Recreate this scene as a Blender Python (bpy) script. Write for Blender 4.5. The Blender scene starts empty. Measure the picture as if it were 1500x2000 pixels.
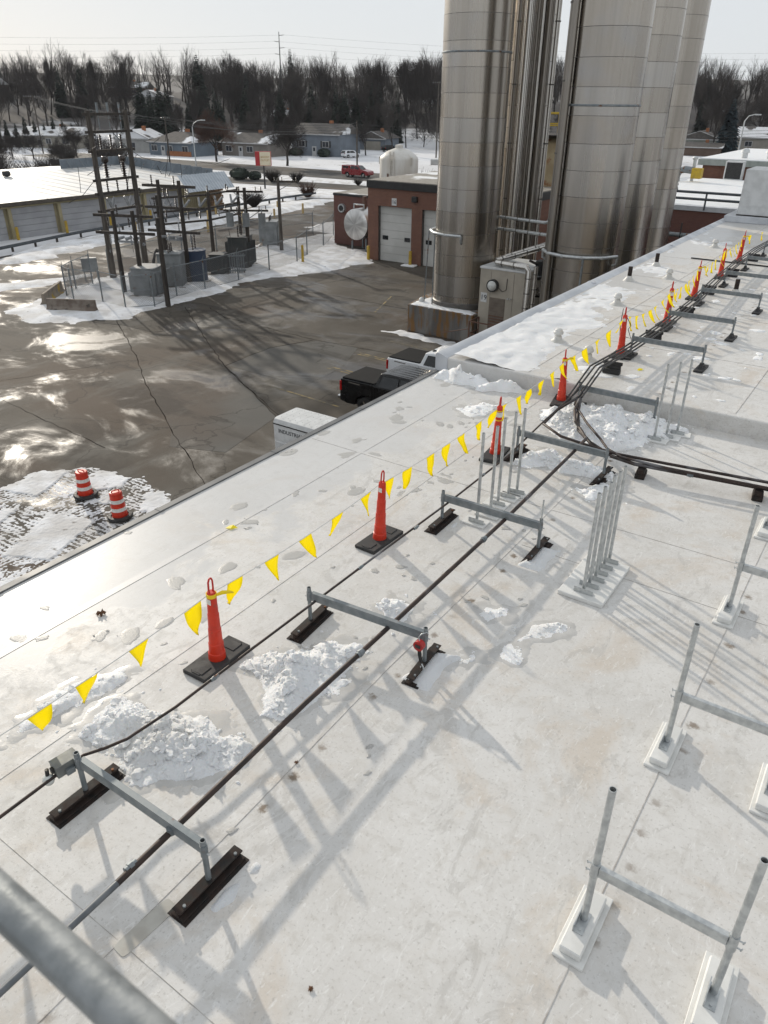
import bpy, bmesh, math, random
from mathutils import Vector, Matrix, noise
SC = bpy.context.scene
COL = SC.collection
R = math.radians
# ---------------------------------------------------------------- camera
cam = bpy.data.cameras.new('camera'); cam_o = bpy.data.objects.new('camera', cam); COL.objects.link(cam_o)
cam.sensor_fit = 'HORIZONTAL'; cam.sensor_width = 36.0; cam.lens = 35.12
cam.clip_start = 0.05; cam.clip_end = 3000
cam_o.location = (0, 0, 4.4)
cx, cy, cz = Vector((.82744, .56148, .00893)), -Vector((.27709, -.39441, -.87616)), -Vector((-.48843, .72745, -.48193))
cam_o.rotation_euler = Matrix((cx, cy, cz)).transposed().to_euler()
cam.dof.use_dof = True; cam.dof.focus_distance = 14.0; cam.dof.aperture_fstop = 9.0
SC.camera = cam_o
# ---------------------------------------------------------------- sky and sun
SUN_EL, SUN_DIR = R(18.5), Vector((-.902, .431, 0)).normalized()
w = bpy.data.worlds.new('World'); SC.world = w; w.use_nodes = True
nt = w.node_tree; bgn = nt.nodes['Background']
sky = nt.nodes.new('ShaderNodeTexSky'); sky.sky_type = 'NISHITA'; sky.sun_disc = False
sky.sun_elevation = SUN_EL; sky.sun_rotation = math.atan2(SUN_DIR.x, SUN_DIR.y)
sky.air_density = 1.0; sky.dust_density = 1.0; sky.ozone_density = 1.5; sky.altitude = 250
veil = nt.nodes.new('ShaderNodeMix'); veil.data_type = 'RGBA'; veil.inputs[0].default_value = .93      # thin even cloud veil over the whole sky
veil.inputs[7].default_value = (7.6, 7.9, 8.2, 1)
nt.links.new(sky.outputs[0], veil.inputs[6]); nt.links.new(veil.outputs[2], bgn.inputs['Color']); bgn.inputs['Strength'].default_value = .1
sl = bpy.data.lights.new('sun', 'SUN'); so = bpy.data.objects.new('sun', sl); COL.objects.link(so)
sl.energy = 3.4; sl.angle = R(.9); sl.color = (1, .91, .78)
sv = Vector((SUN_DIR.x*math.cos(SUN_EL), SUN_DIR.y*math.cos(SUN_EL), math.sin(SUN_EL)))
so.rotation_euler = sv.to_track_quat('Z', 'Y').to_euler()
SC.view_settings.view_transform = 'Standard'; SC.view_settings.look = 'None'; SC.view_settings.gamma = 1
SC.view_settings.exposure = 0.0
SC.cycles.use_denoising = True
SC.cycles.max_bounces = 6; SC.cycles.glossy_bounces = 3; SC.cycles.diffuse_bounces = 3
GZ = -6.6          # yard level; the flat roof is z = 0
# ---------------------------------------------------------------- helpers
class MB:
    def __init__(s): s.v = []; s.f = []; s.m = []; s.mi = 0
    def add(s, vs, fs):
        o = len(s.v); s.v += [tuple(v) for v in vs]; s.f += [tuple(i+o for i in f) for f in fs]; s.m += [s.mi]*len(fs); return s
    def box(s, c, d, rz=0, ch=0, M=None):
        x, y, z = d[0]/2, d[1]/2, d[2]/2
        if ch and ch < min(x, y, z):
            vs = []; idx = {}
            for sx in (-1, 1):
                for sy in (-1, 1):
                    for sz in (-1, 1):
                        for a in range(3):
                            p = [sx*x, sy*y, sz*z]
                            for b in range(3):
                                if b != a: p[b] -= (sx, sy, sz)[b]*ch
                            idx[(sx, sy, sz, a)] = len(vs); vs.append(p)
            fs = []
            for a in range(3):
                b, c_ = (a+1) % 3, (a+2) % 3
                for sg in (-1, 1):
                    def k(i, j, ax=a):
                        t = [0, 0, 0]; t[a] = sg; t[b] = i; t[c_] = j; return idx[(*t, ax)]
                    q = [k(-1, -1), k(1, -1), k(1, 1), k(-1, 1)]
                    fs.append(q if sg > 0 else q[::-1])
                    for sj in (-1, 1):   # edge between face a(sg) and face b(sj)
                        def e(j, ax):
                            t = [0, 0, 0]; t[a] = sg; t[b] = sj; t[c_] = j; return idx[(*t, ax)]
                        q = [e(-1, a), e(1, a), e(1, b), e(-1, b)]
                        fs.append(q if sg*sj < 0 else q[::-1])
            for sx in (-1, 1):
                for sy in (-1, 1):
                    for sz in (-1, 1):
                        q = [idx[(sx, sy, sz, a)] for a in range(3)]
                        fs.append(q if sx*sy*sz > 0 else q[::-1])
        else:
            vs = [(i*x, j*y, k*z) for i in (-1, 1) for j in (-1, 1) for k in (-1, 1)]
            fs = [(0, 1, 3, 2), (4, 6, 7, 5), (0, 4, 5, 1), (2, 3, 7, 6), (0, 2, 6, 4), (1, 5, 7, 3)]
        cr, sr = math.cos(rz), math.sin(rz); out = []
        for p in vs:
            if M is not None: p = M @ Vector(p)
            else: p = (p[0]*cr-p[1]*sr, p[0]*sr+p[1]*cr, p[2])
            out.append((p[0]+c[0], p[1]+c[1], p[2]+c[2]))
        return s.add(out, fs)
    def cyl(s, a, b, r, r2=None, n=12, caps=True):
        a, b = Vector(a), Vector(b); r2 = r if r2 is None else r2
        d = (b-a).normalized(); u = d.orthogonal().normalized(); w_ = d.cross(u); vs = []
        for p, q in ((a, r), (b, r2)):
            for i in range(n):
                t = 2*math.pi*i/n; vs.append(p+q*(math.cos(t)*u+math.sin(t)*w_))
        fs = [(i, (i+1) % n, n+(i+1) % n, n+i) for i in range(n)]
        if caps: fs += [tuple(range(n-1, -1, -1)), tuple(range(n, 2*n))]
        return s.add(vs, fs)
    def pipe(s, a, b, r, th, n=14):     # open hollow pipe
        a, b = Vector(a), Vector(b); d = (b-a).normalized(); u = d.orthogonal().normalized(); w_ = d.cross(u); vs = []
        for p, q in ((a, r), (b, r), (b, r-th), (a, r-th)):
            for i in range(n):
                t = 2*math.pi*i/n; vs.append(p+q*(math.cos(t)*u+math.sin(t)*w_))
        fs = []
        for k in range(4):
            l = (k+1) % 4; fs += [(k*n+i, k*n+(i+1) % n, l*n+(i+1) % n, l*n+i) for i in range(n)]
        return s.add(vs, fs)
    def tube(s, pts, r, n=8, caps=True):
        pts = [Vector(p) for p in pts]; vs = []; prev = None
        for i, p in enumerate(pts):
            d = (pts[min(i+1, len(pts)-1)]-pts[max(i-1, 0)]).normalized()
            if prev is None: u = d.orthogonal().normalized()
            else: u = (prev-d*prev.dot(d)); u = u.normalized() if u.length > 1e-6 else d.orthogonal().normalized()
            prev = u; w_ = d.cross(u); rr = r[i] if isinstance(r, (list, tuple)) else r
            for k in range(n):
                t = 2*math.pi*k/n; vs.append(p+rr*(math.cos(t)*u+math.sin(t)*w_))
        m = len(pts)
        fs = [(i*n+k, i*n+(k+1) % n, (i+1)*n+(k+1) % n, (i+1)*n+k) for i in range(m-1) for k in range(n)]
        if caps: fs += [tuple(range(n-1, -1, -1)), tuple(range((m-1)*n, m*n))]
        return s.add(vs, fs)
    def lathe(s, prof, c=(0, 0, 0), n=20):   # prof: (r, z) from bottom to top
        vs = [(c[0]+r*math.cos(2*math.pi*k/n), c[1]+r*math.sin(2*math.pi*k/n), c[2]+z) for r, z in prof for k in range(n)]
        m = len(prof)
        fs = [(i*n+k, i*n+(k+1) % n, (i+1)*n+(k+1) % n, (i+1)*n+k) for i in range(m-1) for k in range(n)]
        fs += [tuple(range(n-1, -1, -1)), tuple(range((m-1)*n, m*n))]
        return s.add(vs, fs)
    def prism(s, poly, z0, z1):
        n = len(poly); vs = [(p[0], p[1], z0) for p in poly]+[(p[0], p[1], z1) for p in poly]
        ar = sum(poly[i][0]*poly[(i+1) % n][1]-poly[(i+1) % n][0]*poly[i][1] for i in range(n))
        fs = [(i, (i+1) % n, n+(i+1) % n, n+i) for i in range(n)]+[tuple(range(n-1, -1, -1)), tuple(range(n, 2*n))]
        if ar < 0: fs = [f[::-1] for f in fs]
        return s.add(vs, fs)
    def extr(s, poly, a, b, axis=0):    # polygon in the plane across an axis, extruded a..b
        n = len(poly); vs = []
        for t in (a, b):
            for p in poly: vs.append((t, p[0], p[1]) if axis == 0 else (p[0], t, p[1]))
        fs = [(i, (i+1) % n, n+(i+1) % n, n+i) for i in range(n)]+[tuple(range(n-1, -1, -1)), tuple(range(n, 2*n))]
        return s.add(vs, fs)
    def quad(s, *p): return s.add(p, [tuple(range(len(p)))])
    def mesh(s, name, mat, smooth=None, fix=True):
        me = bpy.data.meshes.new(name); me.from_pydata(s.v, [], s.f)
        for m_ in (mat if isinstance(mat, (list, tuple)) else [mat]): me.materials.append(m_)
        if any(s.m): me.polygons.foreach_set('material_index', s.m)
        if fix:
            bm = bmesh.new(); bm.from_mesh(me); bmesh.ops.recalc_face_normals(bm, faces=bm.faces); bm.to_mesh(me); bm.free()
        if smooth is not None:
            me.shade_smooth() if hasattr(me, 'shade_smooth') else None
            me.set_sharp_from_angle(angle=R(smooth))
        return me
    def build(s, name, mat, parent=None, smooth=None, fix=True, **kw):
        return link(name, s.mesh(name, mat, smooth, fix), parent, **kw)
def link(name, me, parent=None, loc=None, rz=None, **kw):
    o = bpy.data.objects.new(name, me); COL.objects.link(o)
    if parent is not None: o.parent = parent
    if loc is not None: o.location = loc
    if rz is not None: o.rotation_euler = (0, 0, rz)
    return tag(o, **kw)
def tag(o, label=None, cat=None, group=None, kind=None):
    if label: o['label'] = label
    if cat: o['category'] = cat
    if group: o['group'] = group
    if kind: o['kind'] = kind
    return o
def thing(name, label, cat, loc=(0, 0, 0), rz=0, group=None):
    return link(name, None, None, loc, rz, label=label, cat=cat, group=group)
def copy_tree(o, parent=None, loc=None, rz=None, label=None, group=None):
    c = o.copy(); COL.objects.link(c)
    if parent is not None: c.parent = parent
    if loc is not None: c.location = loc
    if rz is not None: c.rotation_euler = (o.rotation_euler[0], o.rotation_euler[1], rz)
    tag(c, label, None, group)
    for ch in KIDS.get(o.name) or [k for k in o.children]: copy_tree(ch, c)
    return c
KIDS = {}
# ---------------------------------------------------------------- materials
def nodes(name):
    m = bpy.data.materials.new(name); m.use_nodes = True
    return m, m.node_tree, m.node_tree.nodes['Principled BSDF']
def N(nt, typ, **kw):
    n = nt.nodes.new('ShaderNode'+typ)
    for k, v in kw.items(): setattr(n, k, v)
    return n
def mixc(nt, fac, a, b):
    n = N(nt, 'Mix', data_type='RGBA')
    if isinstance(fac, (int, float)): n.inputs[0].default_value = fac
    else: nt.links.new(fac, n.inputs[0])
    for s_, v in ((n.inputs[6], a), (n.inputs[7], b)):
        if isinstance(v, (tuple, list)): s_.default_value = (*v[:3], 1)
        else: nt.links.new(v, s_)
    return n.outputs[2]
def math_(nt, op, a, b=None, clamp=False):
    n = N(nt, 'Math', operation=op, use_clamp=clamp)
    for i, v in enumerate((a, b)):
        if v is None: continue
        if isinstance(v, (int, float)): n.inputs[i].default_value = v
        else: nt.links.new(v, n.inputs[i])
    return n.outputs[0]
def ramp(nt, v, lo, hi, a=0., b=1.):
    n = N(nt, 'MapRange', interpolation_type='SMOOTHSTEP'); nt.links.new(v, n.inputs[0])
    for i, k in enumerate((lo, hi, a, b)): n.inputs[1+i].default_value = k
    return n.outputs[0]
def tex(nt, scale, detail=4, rough=.55, stretch=None, coord='Object', dist=0, kind='Noise', rot=None):
    tc = N(nt, 'TexCoord'); v = tc.outputs[coord]
    if stretch or rot:
        mp = N(nt, 'Mapping'); nt.links.new(v, mp.inputs[0])
        if stretch: mp.inputs['Scale'].default_value = stretch
        if rot: mp.inputs['Rotation'].default_value = rot
        v = mp.outputs[0]
    if kind == 'Noise':
        n = N(nt, 'TexNoise'); n.inputs['Scale'].default_value = scale; n.inputs['Detail'].default_value = detail
        n.inputs['Roughness'].default_value = rough; n.inputs['Distortion'].default_value = dist
    else:
        n = N(nt, 'TexVoronoi', feature=kind); n.inputs['Scale'].default_value = scale
    nt.links.new(v, n.inputs['Vector']); return n.outputs[0]
def bump(nt, bs, h, strength=.3, dist=.02):
    b = N(nt, 'Bump'); b.inputs['Strength'].default_value = strength; b.inputs['Distance'].default_value = dist
    nt.links.new(h, b.inputs['Height']); nt.links.new(b.outputs[0], bs.inputs['Normal'])
def pm(name, c1, c2=None, scale=4, rough=.6, rough2=None, metal=0, bmp=0, bscale=None, bdist=.01, detail=5, stretch=None, lo=.35, hi=.65, spec=None, coord='Object', c3=None, s3=30, lo3=.55, hi3=.7):
    m, nt, bs = nodes(name); bs.inputs['Roughness'].default_value = rough; bs.inputs['Metallic'].default_value = metal
    if spec is not None: bs.inputs['Specular IOR Level'].default_value = spec
    if c2 is None: bs.inputs['Base Color'].default_value = (*c1, 1)
    else:
        t = tex(nt, scale, detail, stretch=stretch, coord=coord); f = ramp(nt, t, lo, hi)
        c = mixc(nt, f, c1, c2)
        if c3 is not None:
            t3 = tex(nt, s3, 4, stretch=stretch, coord=coord); c = mixc(nt, ramp(nt, t3, lo3, hi3), c, c3)
        nt.links.new(c, bs.inputs['Base Color'])
        if rough2 is not None: nt.links.new(ramp(nt, t, lo, hi, rough, rough2), bs.inputs['Roughness'])
    if bmp: bump(nt, bs, tex(nt, bscale or scale*4, 5, stretch=stretch, coord=coord), bmp, bdist)
    return m
M = {}
M['galv'] = pm('galvanised_steel', (.42, .44, .45), (.58, .6, .6), 18, .42, .55, .85, .1, 60, .002)
M['galv_old'] = pm('weathered_galvanised_steel', (.17, .195, .21), (.26, .28, .29), 9, .5, .65, .6, .15, 50, .002, c3=(.15, .065, .03), s3=3.6, lo3=.6, hi3=.66)
M['rust'] = pm('rusted_dark_steel', (.012, .011, .01), (.035, .022, .017), 14, .7, .85, .2, .4, 60, .004)
M['conduit'] = pm('brown_weathered_conduit', (.024, .018, .016), (.055, .036, .03), 8, .5, .65, .3, .1, 60, .002, c3=(.16, .16, .17), s3=1.3)
M['conduit_grey'] = pm('grey_conduit', (.11, .12, .13), (.17, .18, .19), 8, .45, .6, .5)
M['cable'] = pm('black_cable', (.018, .017, .017), (.035, .033, .033), 10, .5, .6)
M['rubber'] = pm('black_rubber', (.012, .012, .013), (.035, .034, .034), 9, .6, .8, 0, .25, 60, .003)
M['orange'] = pm('orange_plastic', (.62, .034, .008), (.52, .026, .008), 6, .38, .5, spec=.5, c3=(.3, .05, .025), s3=14, lo3=.6, hi3=.75)
M['orange_top'] = pm('red_plastic', (.55, .02, .015), (.45, .02, .015), 6, .4)
M['yellow'] = pm('yellow_vinyl', (.85, .63, .005), (.78, .56, .005), 5, .35, .45)
M['white_band'] = pm('reflective_white', (.75, .75, .73), (.6, .6, .58), 9, .35)
M['foam'] = pm('white_foam_board', (.7, .7, .68), (.62, .62, .6), 7, .7, .8, 0, .1, 40, .003)
M['white_metal'] = pm('white_painted_metal', (.62, .63, .63), (.52, .53, .53), 3, .45, .6)
M['grey_box'] = pm('grey_enamel', (.2, .21, .2), (.15, .155, .15), 9, .45, .6, .2)
M['red'] = pm('red_enamel', (.45, .015, .012), (.33, .012, .01), 9, .4)
M['black'] = pm('black_plastic', (.012, .012, .013), (.025, .025, .025), 9, .45)
M['glass_bulb'] = pm('frosted_glass', (.6, .62, .6), (.5, .5, .48), 9, .2)
M['string'] = pm('white_cord', (.6, .6, .58), (.5, .5, .48), 9, .8)
M['leaf'] = pm('dry_leaf', (.16, .075, .035), (.1, .05, .025), 30, .8)
def flag_mat():
    m, nt, bs = nodes('yellow_vinyl_flag'); bs.inputs['Base Color'].default_value = (1, .82, .006, 1); bs.inputs['Roughness'].default_value = .4
    tr = N(nt, 'BsdfTranslucent'); tr.inputs[0].default_value = (1, .9, .01, 1); mx = N(nt, 'MixShader'); mx.inputs[0].default_value = .6
    nt.links.new(bs.outputs[0], mx.inputs[1]); nt.links.new(tr.outputs[0], mx.inputs[2]); nt.links.new(mx.outputs[0], nt.nodes['Material Output'].inputs[0]); return m
M['flag'] = flag_mat()
def snow_mat(name, a=(.9, .91, .92), b=(.8, .8, .79), dirt=.62):
    m, nt, bs = nodes(name); bs.inputs['Roughness'].default_value = .6; bs.inputs['Specular IOR Level'].default_value = .35
    t = tex(nt, 2.2, 5); c = mixc(nt, ramp(nt, t, .4, dirt+.1), a, b)
    t2 = tex(nt, 14, 4); c = mixc(nt, ramp(nt, t2, .64, .82), c, (.55, .52, .48)); nt.links.new(c, bs.inputs['Base Color'])
    bs.inputs['Subsurface Weight'].default_value = .15; bs.inputs['Subsurface Radius'].default_value = (.02, .025, .03); bs.inputs['Subsurface Scale'].default_value = .3
    bump(nt, bs, tex(nt, 70, 8, .75), .9, .02); return m
M['snow'] = snow_mat('snow'); M['snow_clean'] = snow_mat('clean_snow', (.8, .81, .82), (.72, .73, .74), .75)
M['snow_yard'] = pm('yard_snow', (.74, .75, .77), (.55, .54, .53), .9, .9, .9, 0, .5, 9, .05, c3=(.22, .2, .18), s3=3.4, lo3=.62, hi3=.76)
def ice_mat():
    m, nt, bs = nodes('ice_crust'); bs.inputs['Base Color'].default_value = (.6, .59, .565, 1); bs.inputs['Roughness'].default_value = .22
    bs.inputs['Transmission Weight'].default_value = .35; bs.inputs['IOR'].default_value = 1.31
    bump(nt, bs, tex(nt, 60, 5, .65), .5, .006); return m
M['ice'] = ice_mat(); M['ice'].node_tree.nodes['Principled BSDF'].inputs['Roughness'].default_value = .4
def membrane(name, wet=True):
    m, nt, bs = nodes(name)
    t1 = tex(nt, .9, 6, .6); t2 = tex(nt, 7, 8, .68, dist=.6); t3 = tex(nt, 38, 6, .7)
    c = mixc(nt, ramp(nt, t1, .3, .7), (.57, .558, .535), (.65, .64, .62))
    c = mixc(nt, ramp(nt, t2, .45, .72, 0, .65), c, (.48, .46, .425))
    t4 = tex(nt, .7, 8, .68, dist=1.1); c = mixc(nt, ramp(nt, t4, .5, .68, 0, .6), c, (.52, .45, .37))
    tr_ = tex(nt, 3.4, 7, .7, (1, .45, 1), dist=1.4, rot=(0, 0, .6)); c = mixc(nt, ramp(nt, tr_, .55, .64, 0, .5), c, (.43, .415, .39))
    c = mixc(nt, ramp(nt, t3, .54, .68, 0, .6), c, (.35, .335, .31))
    sc_ = tex(nt, 16, 8, .75, (1, .35, 1), dist=2.2, rot=(0, 0, -.7)); c = mixc(nt, ramp(nt, sc_, .56, .62, 0, .6), c, (.71, .705, .69))
    t5 = tex(nt, 130, 2, .5); t6 = tex(nt, 3.3, 3); c = mixc(nt, math_(nt, 'MULTIPLY', ramp(nt, t5, .7, .76), ramp(nt, t6, .48, .62)), c, (.22, .19, .16))
    # brown grime spots along the fastener rows
    tc = N(nt, 'TexCoord'); sp = N(nt, 'SeparateXYZ'); nt.links.new(tc.outputs['Object'], sp.inputs[0])
    wob = tex(nt, 1.7, 2); wob2 = tex(nt, 26, 5, .7)
    for x0, per, mx in ((-.42, .31, .8), (-2.72, .34, .9)):
        dx = math_(nt, 'SUBTRACT', sp.outputs[0], x0); dx = math_(nt, 'ADD', dx, math_(nt, 'MULTIPLY', math_(nt, 'SUBTRACT', wob, .5), .16))
        fy = math_(nt, 'SUBTRACT', math_(nt, 'FRACT', math_(nt, 'MULTIPLY', sp.outputs[1], 1/per)), .5); fy = math_(nt, 'MULTIPLY', fy, per)
        d = math_(nt, 'SQRT', math_(nt, 'ADD', math_(nt, 'MULTIPLY', dx, dx), math_(nt, 'MULTIPLY', fy, fy)))
        d = math_(nt, 'ADD', d, math_(nt, 'MULTIPLY', math_(nt, 'SUBTRACT', wob2, .5), .12))
        f = math_(nt, 'MULTIPLY', ramp(nt, d, .055, .012, 0, mx), ramp(nt, tex(nt, 2.6, 1), .42, .58))
        c = mixc(nt, f, c, (.17, .125, .085))
    rough = ramp(nt, t2, .3, .7, .42, .62)
    if wet:   # melt water lying towards the low eave
        n1 = tex(nt, 1.1, 6, .6, dist=.5)
        g = ramp(nt, sp.outputs[0], -6.6, -4.2, .26, -.2)
        wm = ramp(nt, math_(nt, 'ADD', n1, g), .5, .58)
        c = mixc(nt, math_(nt, 'MULTIPLY', wm, .6), c, (.54, .54, .535))
        mx_ = N(nt, 'Mix'); nt.links.new(wm, mx_.inputs[0]); nt.links.new(rough, mx_.inputs[2]); mx_.inputs[3].default_value = .36; bs.inputs['Specular IOR Level'].default_value = .4; rough = mx_.outputs[0]
        h = math_(nt, 'MULTIPLY', tex(nt, 55, 6, .65), math_(nt, 'SUBTRACT', 1., math_(nt, 'MULTIPLY', wm, .85)))
    else: h = tex(nt, 55, 6, .65)
    nt.links.new(c, bs.inputs['Base Color']); nt.links.new(rough, bs.inputs['Roughness'])
    bump(nt, bs, h, .22, .006); return m
M['membrane'] = membrane('white_roof_membrane'); M['membrane_dry'] = membrane('white_roof_membrane_upper', True)
M['seam'] = pm('seam_grime', (.3, .27, .24), (.5, .48, .45), 9, .7)
M['patch'] = pm('grey_roof_patch', (.46, .45, .41), (.38, .36, .32), 6, .3, .5)
M['flashing'] = pm('grey_edge_metal', (.09, .095, .1), (.13, .135, .14), 3, .5, .6, .2)
M['flashing_white'] = pm('white_edge_flashing', (.55, .57, .6), (.45, .47, .5), 2, .4, .55)
# ================================================================ flat roofs of the plant
UZ = .28; EX = -6.72; SY = 11.72
M['brick_plain'] = pm('factory_wall', (.2, .185, .165), (.15, .14, .125), 3, .85)
fac = link('factory_building', None, kind='structure')
fac['label'] = 'white flat-roofed factory wing with a lower and an upper roof'
MB().box((6.64, 17.5, (GZ-.02-.06)/2), (26.6, 43, -.02-GZ-.04)).build('wall', M['brick_plain'], fac)
b = MB()
for i in range(12):
    for j in range(12):
        x0, x1 = EX+i*2.2, EX+(i+1)*2.2; y0, y1 = -4+j*(SY+4)/12, -4+(j+1)*(SY+4)/12
        b.quad((x0, y0, 0), (x1, y0, 0), (x1, y1, 0), (x0, y1, 0))
b.build('lower_roof', M['membrane'], fac, fix=False)
MB().box((EX+.005, (SY-4)/2, -.048), (.1, SY+4, .13), 0, .006).build('edge_flashing', M['flashing'], fac)
for k in range(7): MB().box((EX+.005, -1.2+k*2.1, -.048), (.108, .06, .138), 0, .004).build('flashing_joint', M['flashing'], fac)
UY = 37.2
b = MB(); b.extr([(SY, -.02), (SY, UZ-.025), (SY+.01, UZ-.008), (SY+.03, UZ), (UY, UZ), (UY, -.02)], -6.58, 20, 0)
b.build('upper_roof', M['membrane_dry'], fac)
b = MB(); b.extr([(-6.75, -.3), (-6.75, UZ+.04), (-6.735, UZ+.06), (-6.66, UZ+.06), (-6.58, UZ+.03), (-6.5, UZ+.004), (-6.5, -.3)], SY-.012, UY, 1)
b.build('parapet_curb', M['flashing_white'], fac, 40)
for y in (19.4, 26.5, 31): MB().box((-6.65, y, UZ+.025), (.2, .14, .09), 0, .02).build('curb_joint', M['flashing_white'], fac)
def seam(pts, wd=.007, z=.003):
    for a, c in zip(pts, pts[1:]):      # welded lap beside the dirt line
        a, c = Vector((a[0], a[1], 0)), Vector((c[0], c[1], 0)); d = c-a; n_ = Vector((-d.y, d.x, 0)).normalized()*.09; zb = UZ if len(pts[0]) > 2 else 0
        MB().add([a+Vector((0, 0, zb+.0032)), c+Vector((0, 0, zb+.0032)), c+n_+Vector((0, 0, zb+.0012)), a+n_+Vector((0, 0, zb+.0012))], [(0, 1, 2, 3)]).build('seam_lap', M['membrane'], fac, None, False)
    b = MB(); b.tube([(p[0], p[1], z if len(p) < 3 else p[2]) for p in pts], wd, 4); return b.build('seam', M['seam'], fac)
seam([(-2.76, -1), (-2.77, 2.2), (-2.82, 4.3), (-2.8, 6.3), (-2.82, 11.7)], .004, .0)
seam([(-.51, -1), (-.505, 3.7), (-.48, 6.5), (-.46, 11.7)], .0045, .0)
seam([(-6.6, 1.37), (-2.5, 1.35), (-.5, 1.33)], .004, .0)
seam([(-5.75, -2), (-5.74, 3), (-5.69, 6), (-5.7, 11.6)], .004, -.001)
seam([(-4.5, -2), (-4.46, 4), (-4.5, 11.6)], .003, -.001)
seam([(-6.6, 7.9), (-4, 7.86), (2, 7.9)], .0035, .0)
seam([(-2.75, 6.9), (2.5, 6.86)], .003, .0)
seam([(1.6, -2), (1.62, 11.7)], .004, .0)
for y in (14.6, 17.9, 21.2, 24.6, 28): seam([(-6.3, y, UZ), (2.5, y-.1, UZ)], .005)
for x in (-4.95, -1.55, .8): seam([(x, SY+.1, UZ), (x+.05, UY-.2, UZ)], .006)
b = MB(); P = []
for i in range(40):
    t = 2*math.pi*i/40; sx, sy = math.cos(t), math.sin(t); e = .28
    P.append((.055*math.copysign(abs(sx)**e, sx), .2*math.copysign(abs(sy)**e, sy)))
b.prism(P, 0, .004); b.build('membrane_patch', M['patch'], fac, loc=(-2.71, 1.5, .001), rz=-.06)
# ---------------------------------------------------------------- snow and ice
def sd_poly(p, poly):
    x, y = p; inside = False; best = 1e9; n = len(poly); j = n-1
    for i in range(n):
        ax, ay = poly[j]; bx, by = poly[i]
        if (ay > y) != (by > y) and x < (bx-ax)*(y-ay)/(by-ay)+ax: inside = not inside
        dx, dy = bx-ax, by-ay; t = max(0, min(1, ((x-ax)*dx+(y-ay)*dy)/(dx*dx+dy*dy+1e-12)))
        d = (x-ax-t*dx)**2+(y-ay-t*dy)**2
        if d < best: best = d
        j = i
    return math.sqrt(best)*(1 if inside else -1)
def field(poly, res, fn, z0, pad=.15):
    xs = [p[0] for p in poly]; ys = [p[1] for p in poly]
    x0, x1, y0, y1 = min(xs)-pad, max(xs)+pad, min(ys)-pad, max(ys)+pad
    nx, ny = max(2, int((x1-x0)/res)), max(2, int((y1-y0)/res)); Z = []
    for j in range(ny+1):
        for i in range(nx+1):
            x, y = x0+(x1-x0)*i/nx, y0+(y1-y0)*j/ny
            Z.append((x, y, z0+fn(x, y, sd_poly((x, y), poly))))
    idx = {}; b = MB(); fs = []
    for j in range(ny):
        for i in range(nx):
            q = [j*(nx+1)+i, j*(nx+1)+i+1, (j+1)*(nx+1)+i+1, (j+1)*(nx+1)+i]
            if max(Z[k][2] for k in q) > z0+.0005: fs.append(q)
    vs = []
    for q in fs:
        for k in q:
            if k not in idx: idx[k] = len(vs); vs.append(Z[k])
    b.add(vs, [[idx[k] for k in q] for q in fs]); return b
def lump(b, c, r, rnd, flat=.75, rough=.35):
    s = rnd.random()*99; t = bmesh.new(); bmesh.ops.create_icosphere(t, subdivisions=2 if r > .03 else 1, radius=1)
    ax = (r*rnd.uniform(.8, 1.25), r*rnd.uniform(.8, 1.25), r*flat); a = rnd.random()*6.3; ca, sa = math.cos(a), math.sin(a); vs = []
    for v in t.verts:
        k = 1+rough*noise.noise(v.co*1.6+Vector((s, s, s)))+rough*.7*noise.noise(v.co*3.7+Vector((s, 0, s)))
        x, y, z = v.co.x*ax[0]*k, v.co.y*ax[1]*k, v.co.z*ax[2]*k
        vs.append((c[0]+x*ca-y*sa, c[1]+x*sa+y*ca, c[2]+z))
    b.add(vs, [[v.index for v in f.verts] for f in t.faces]); t.free()
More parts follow.
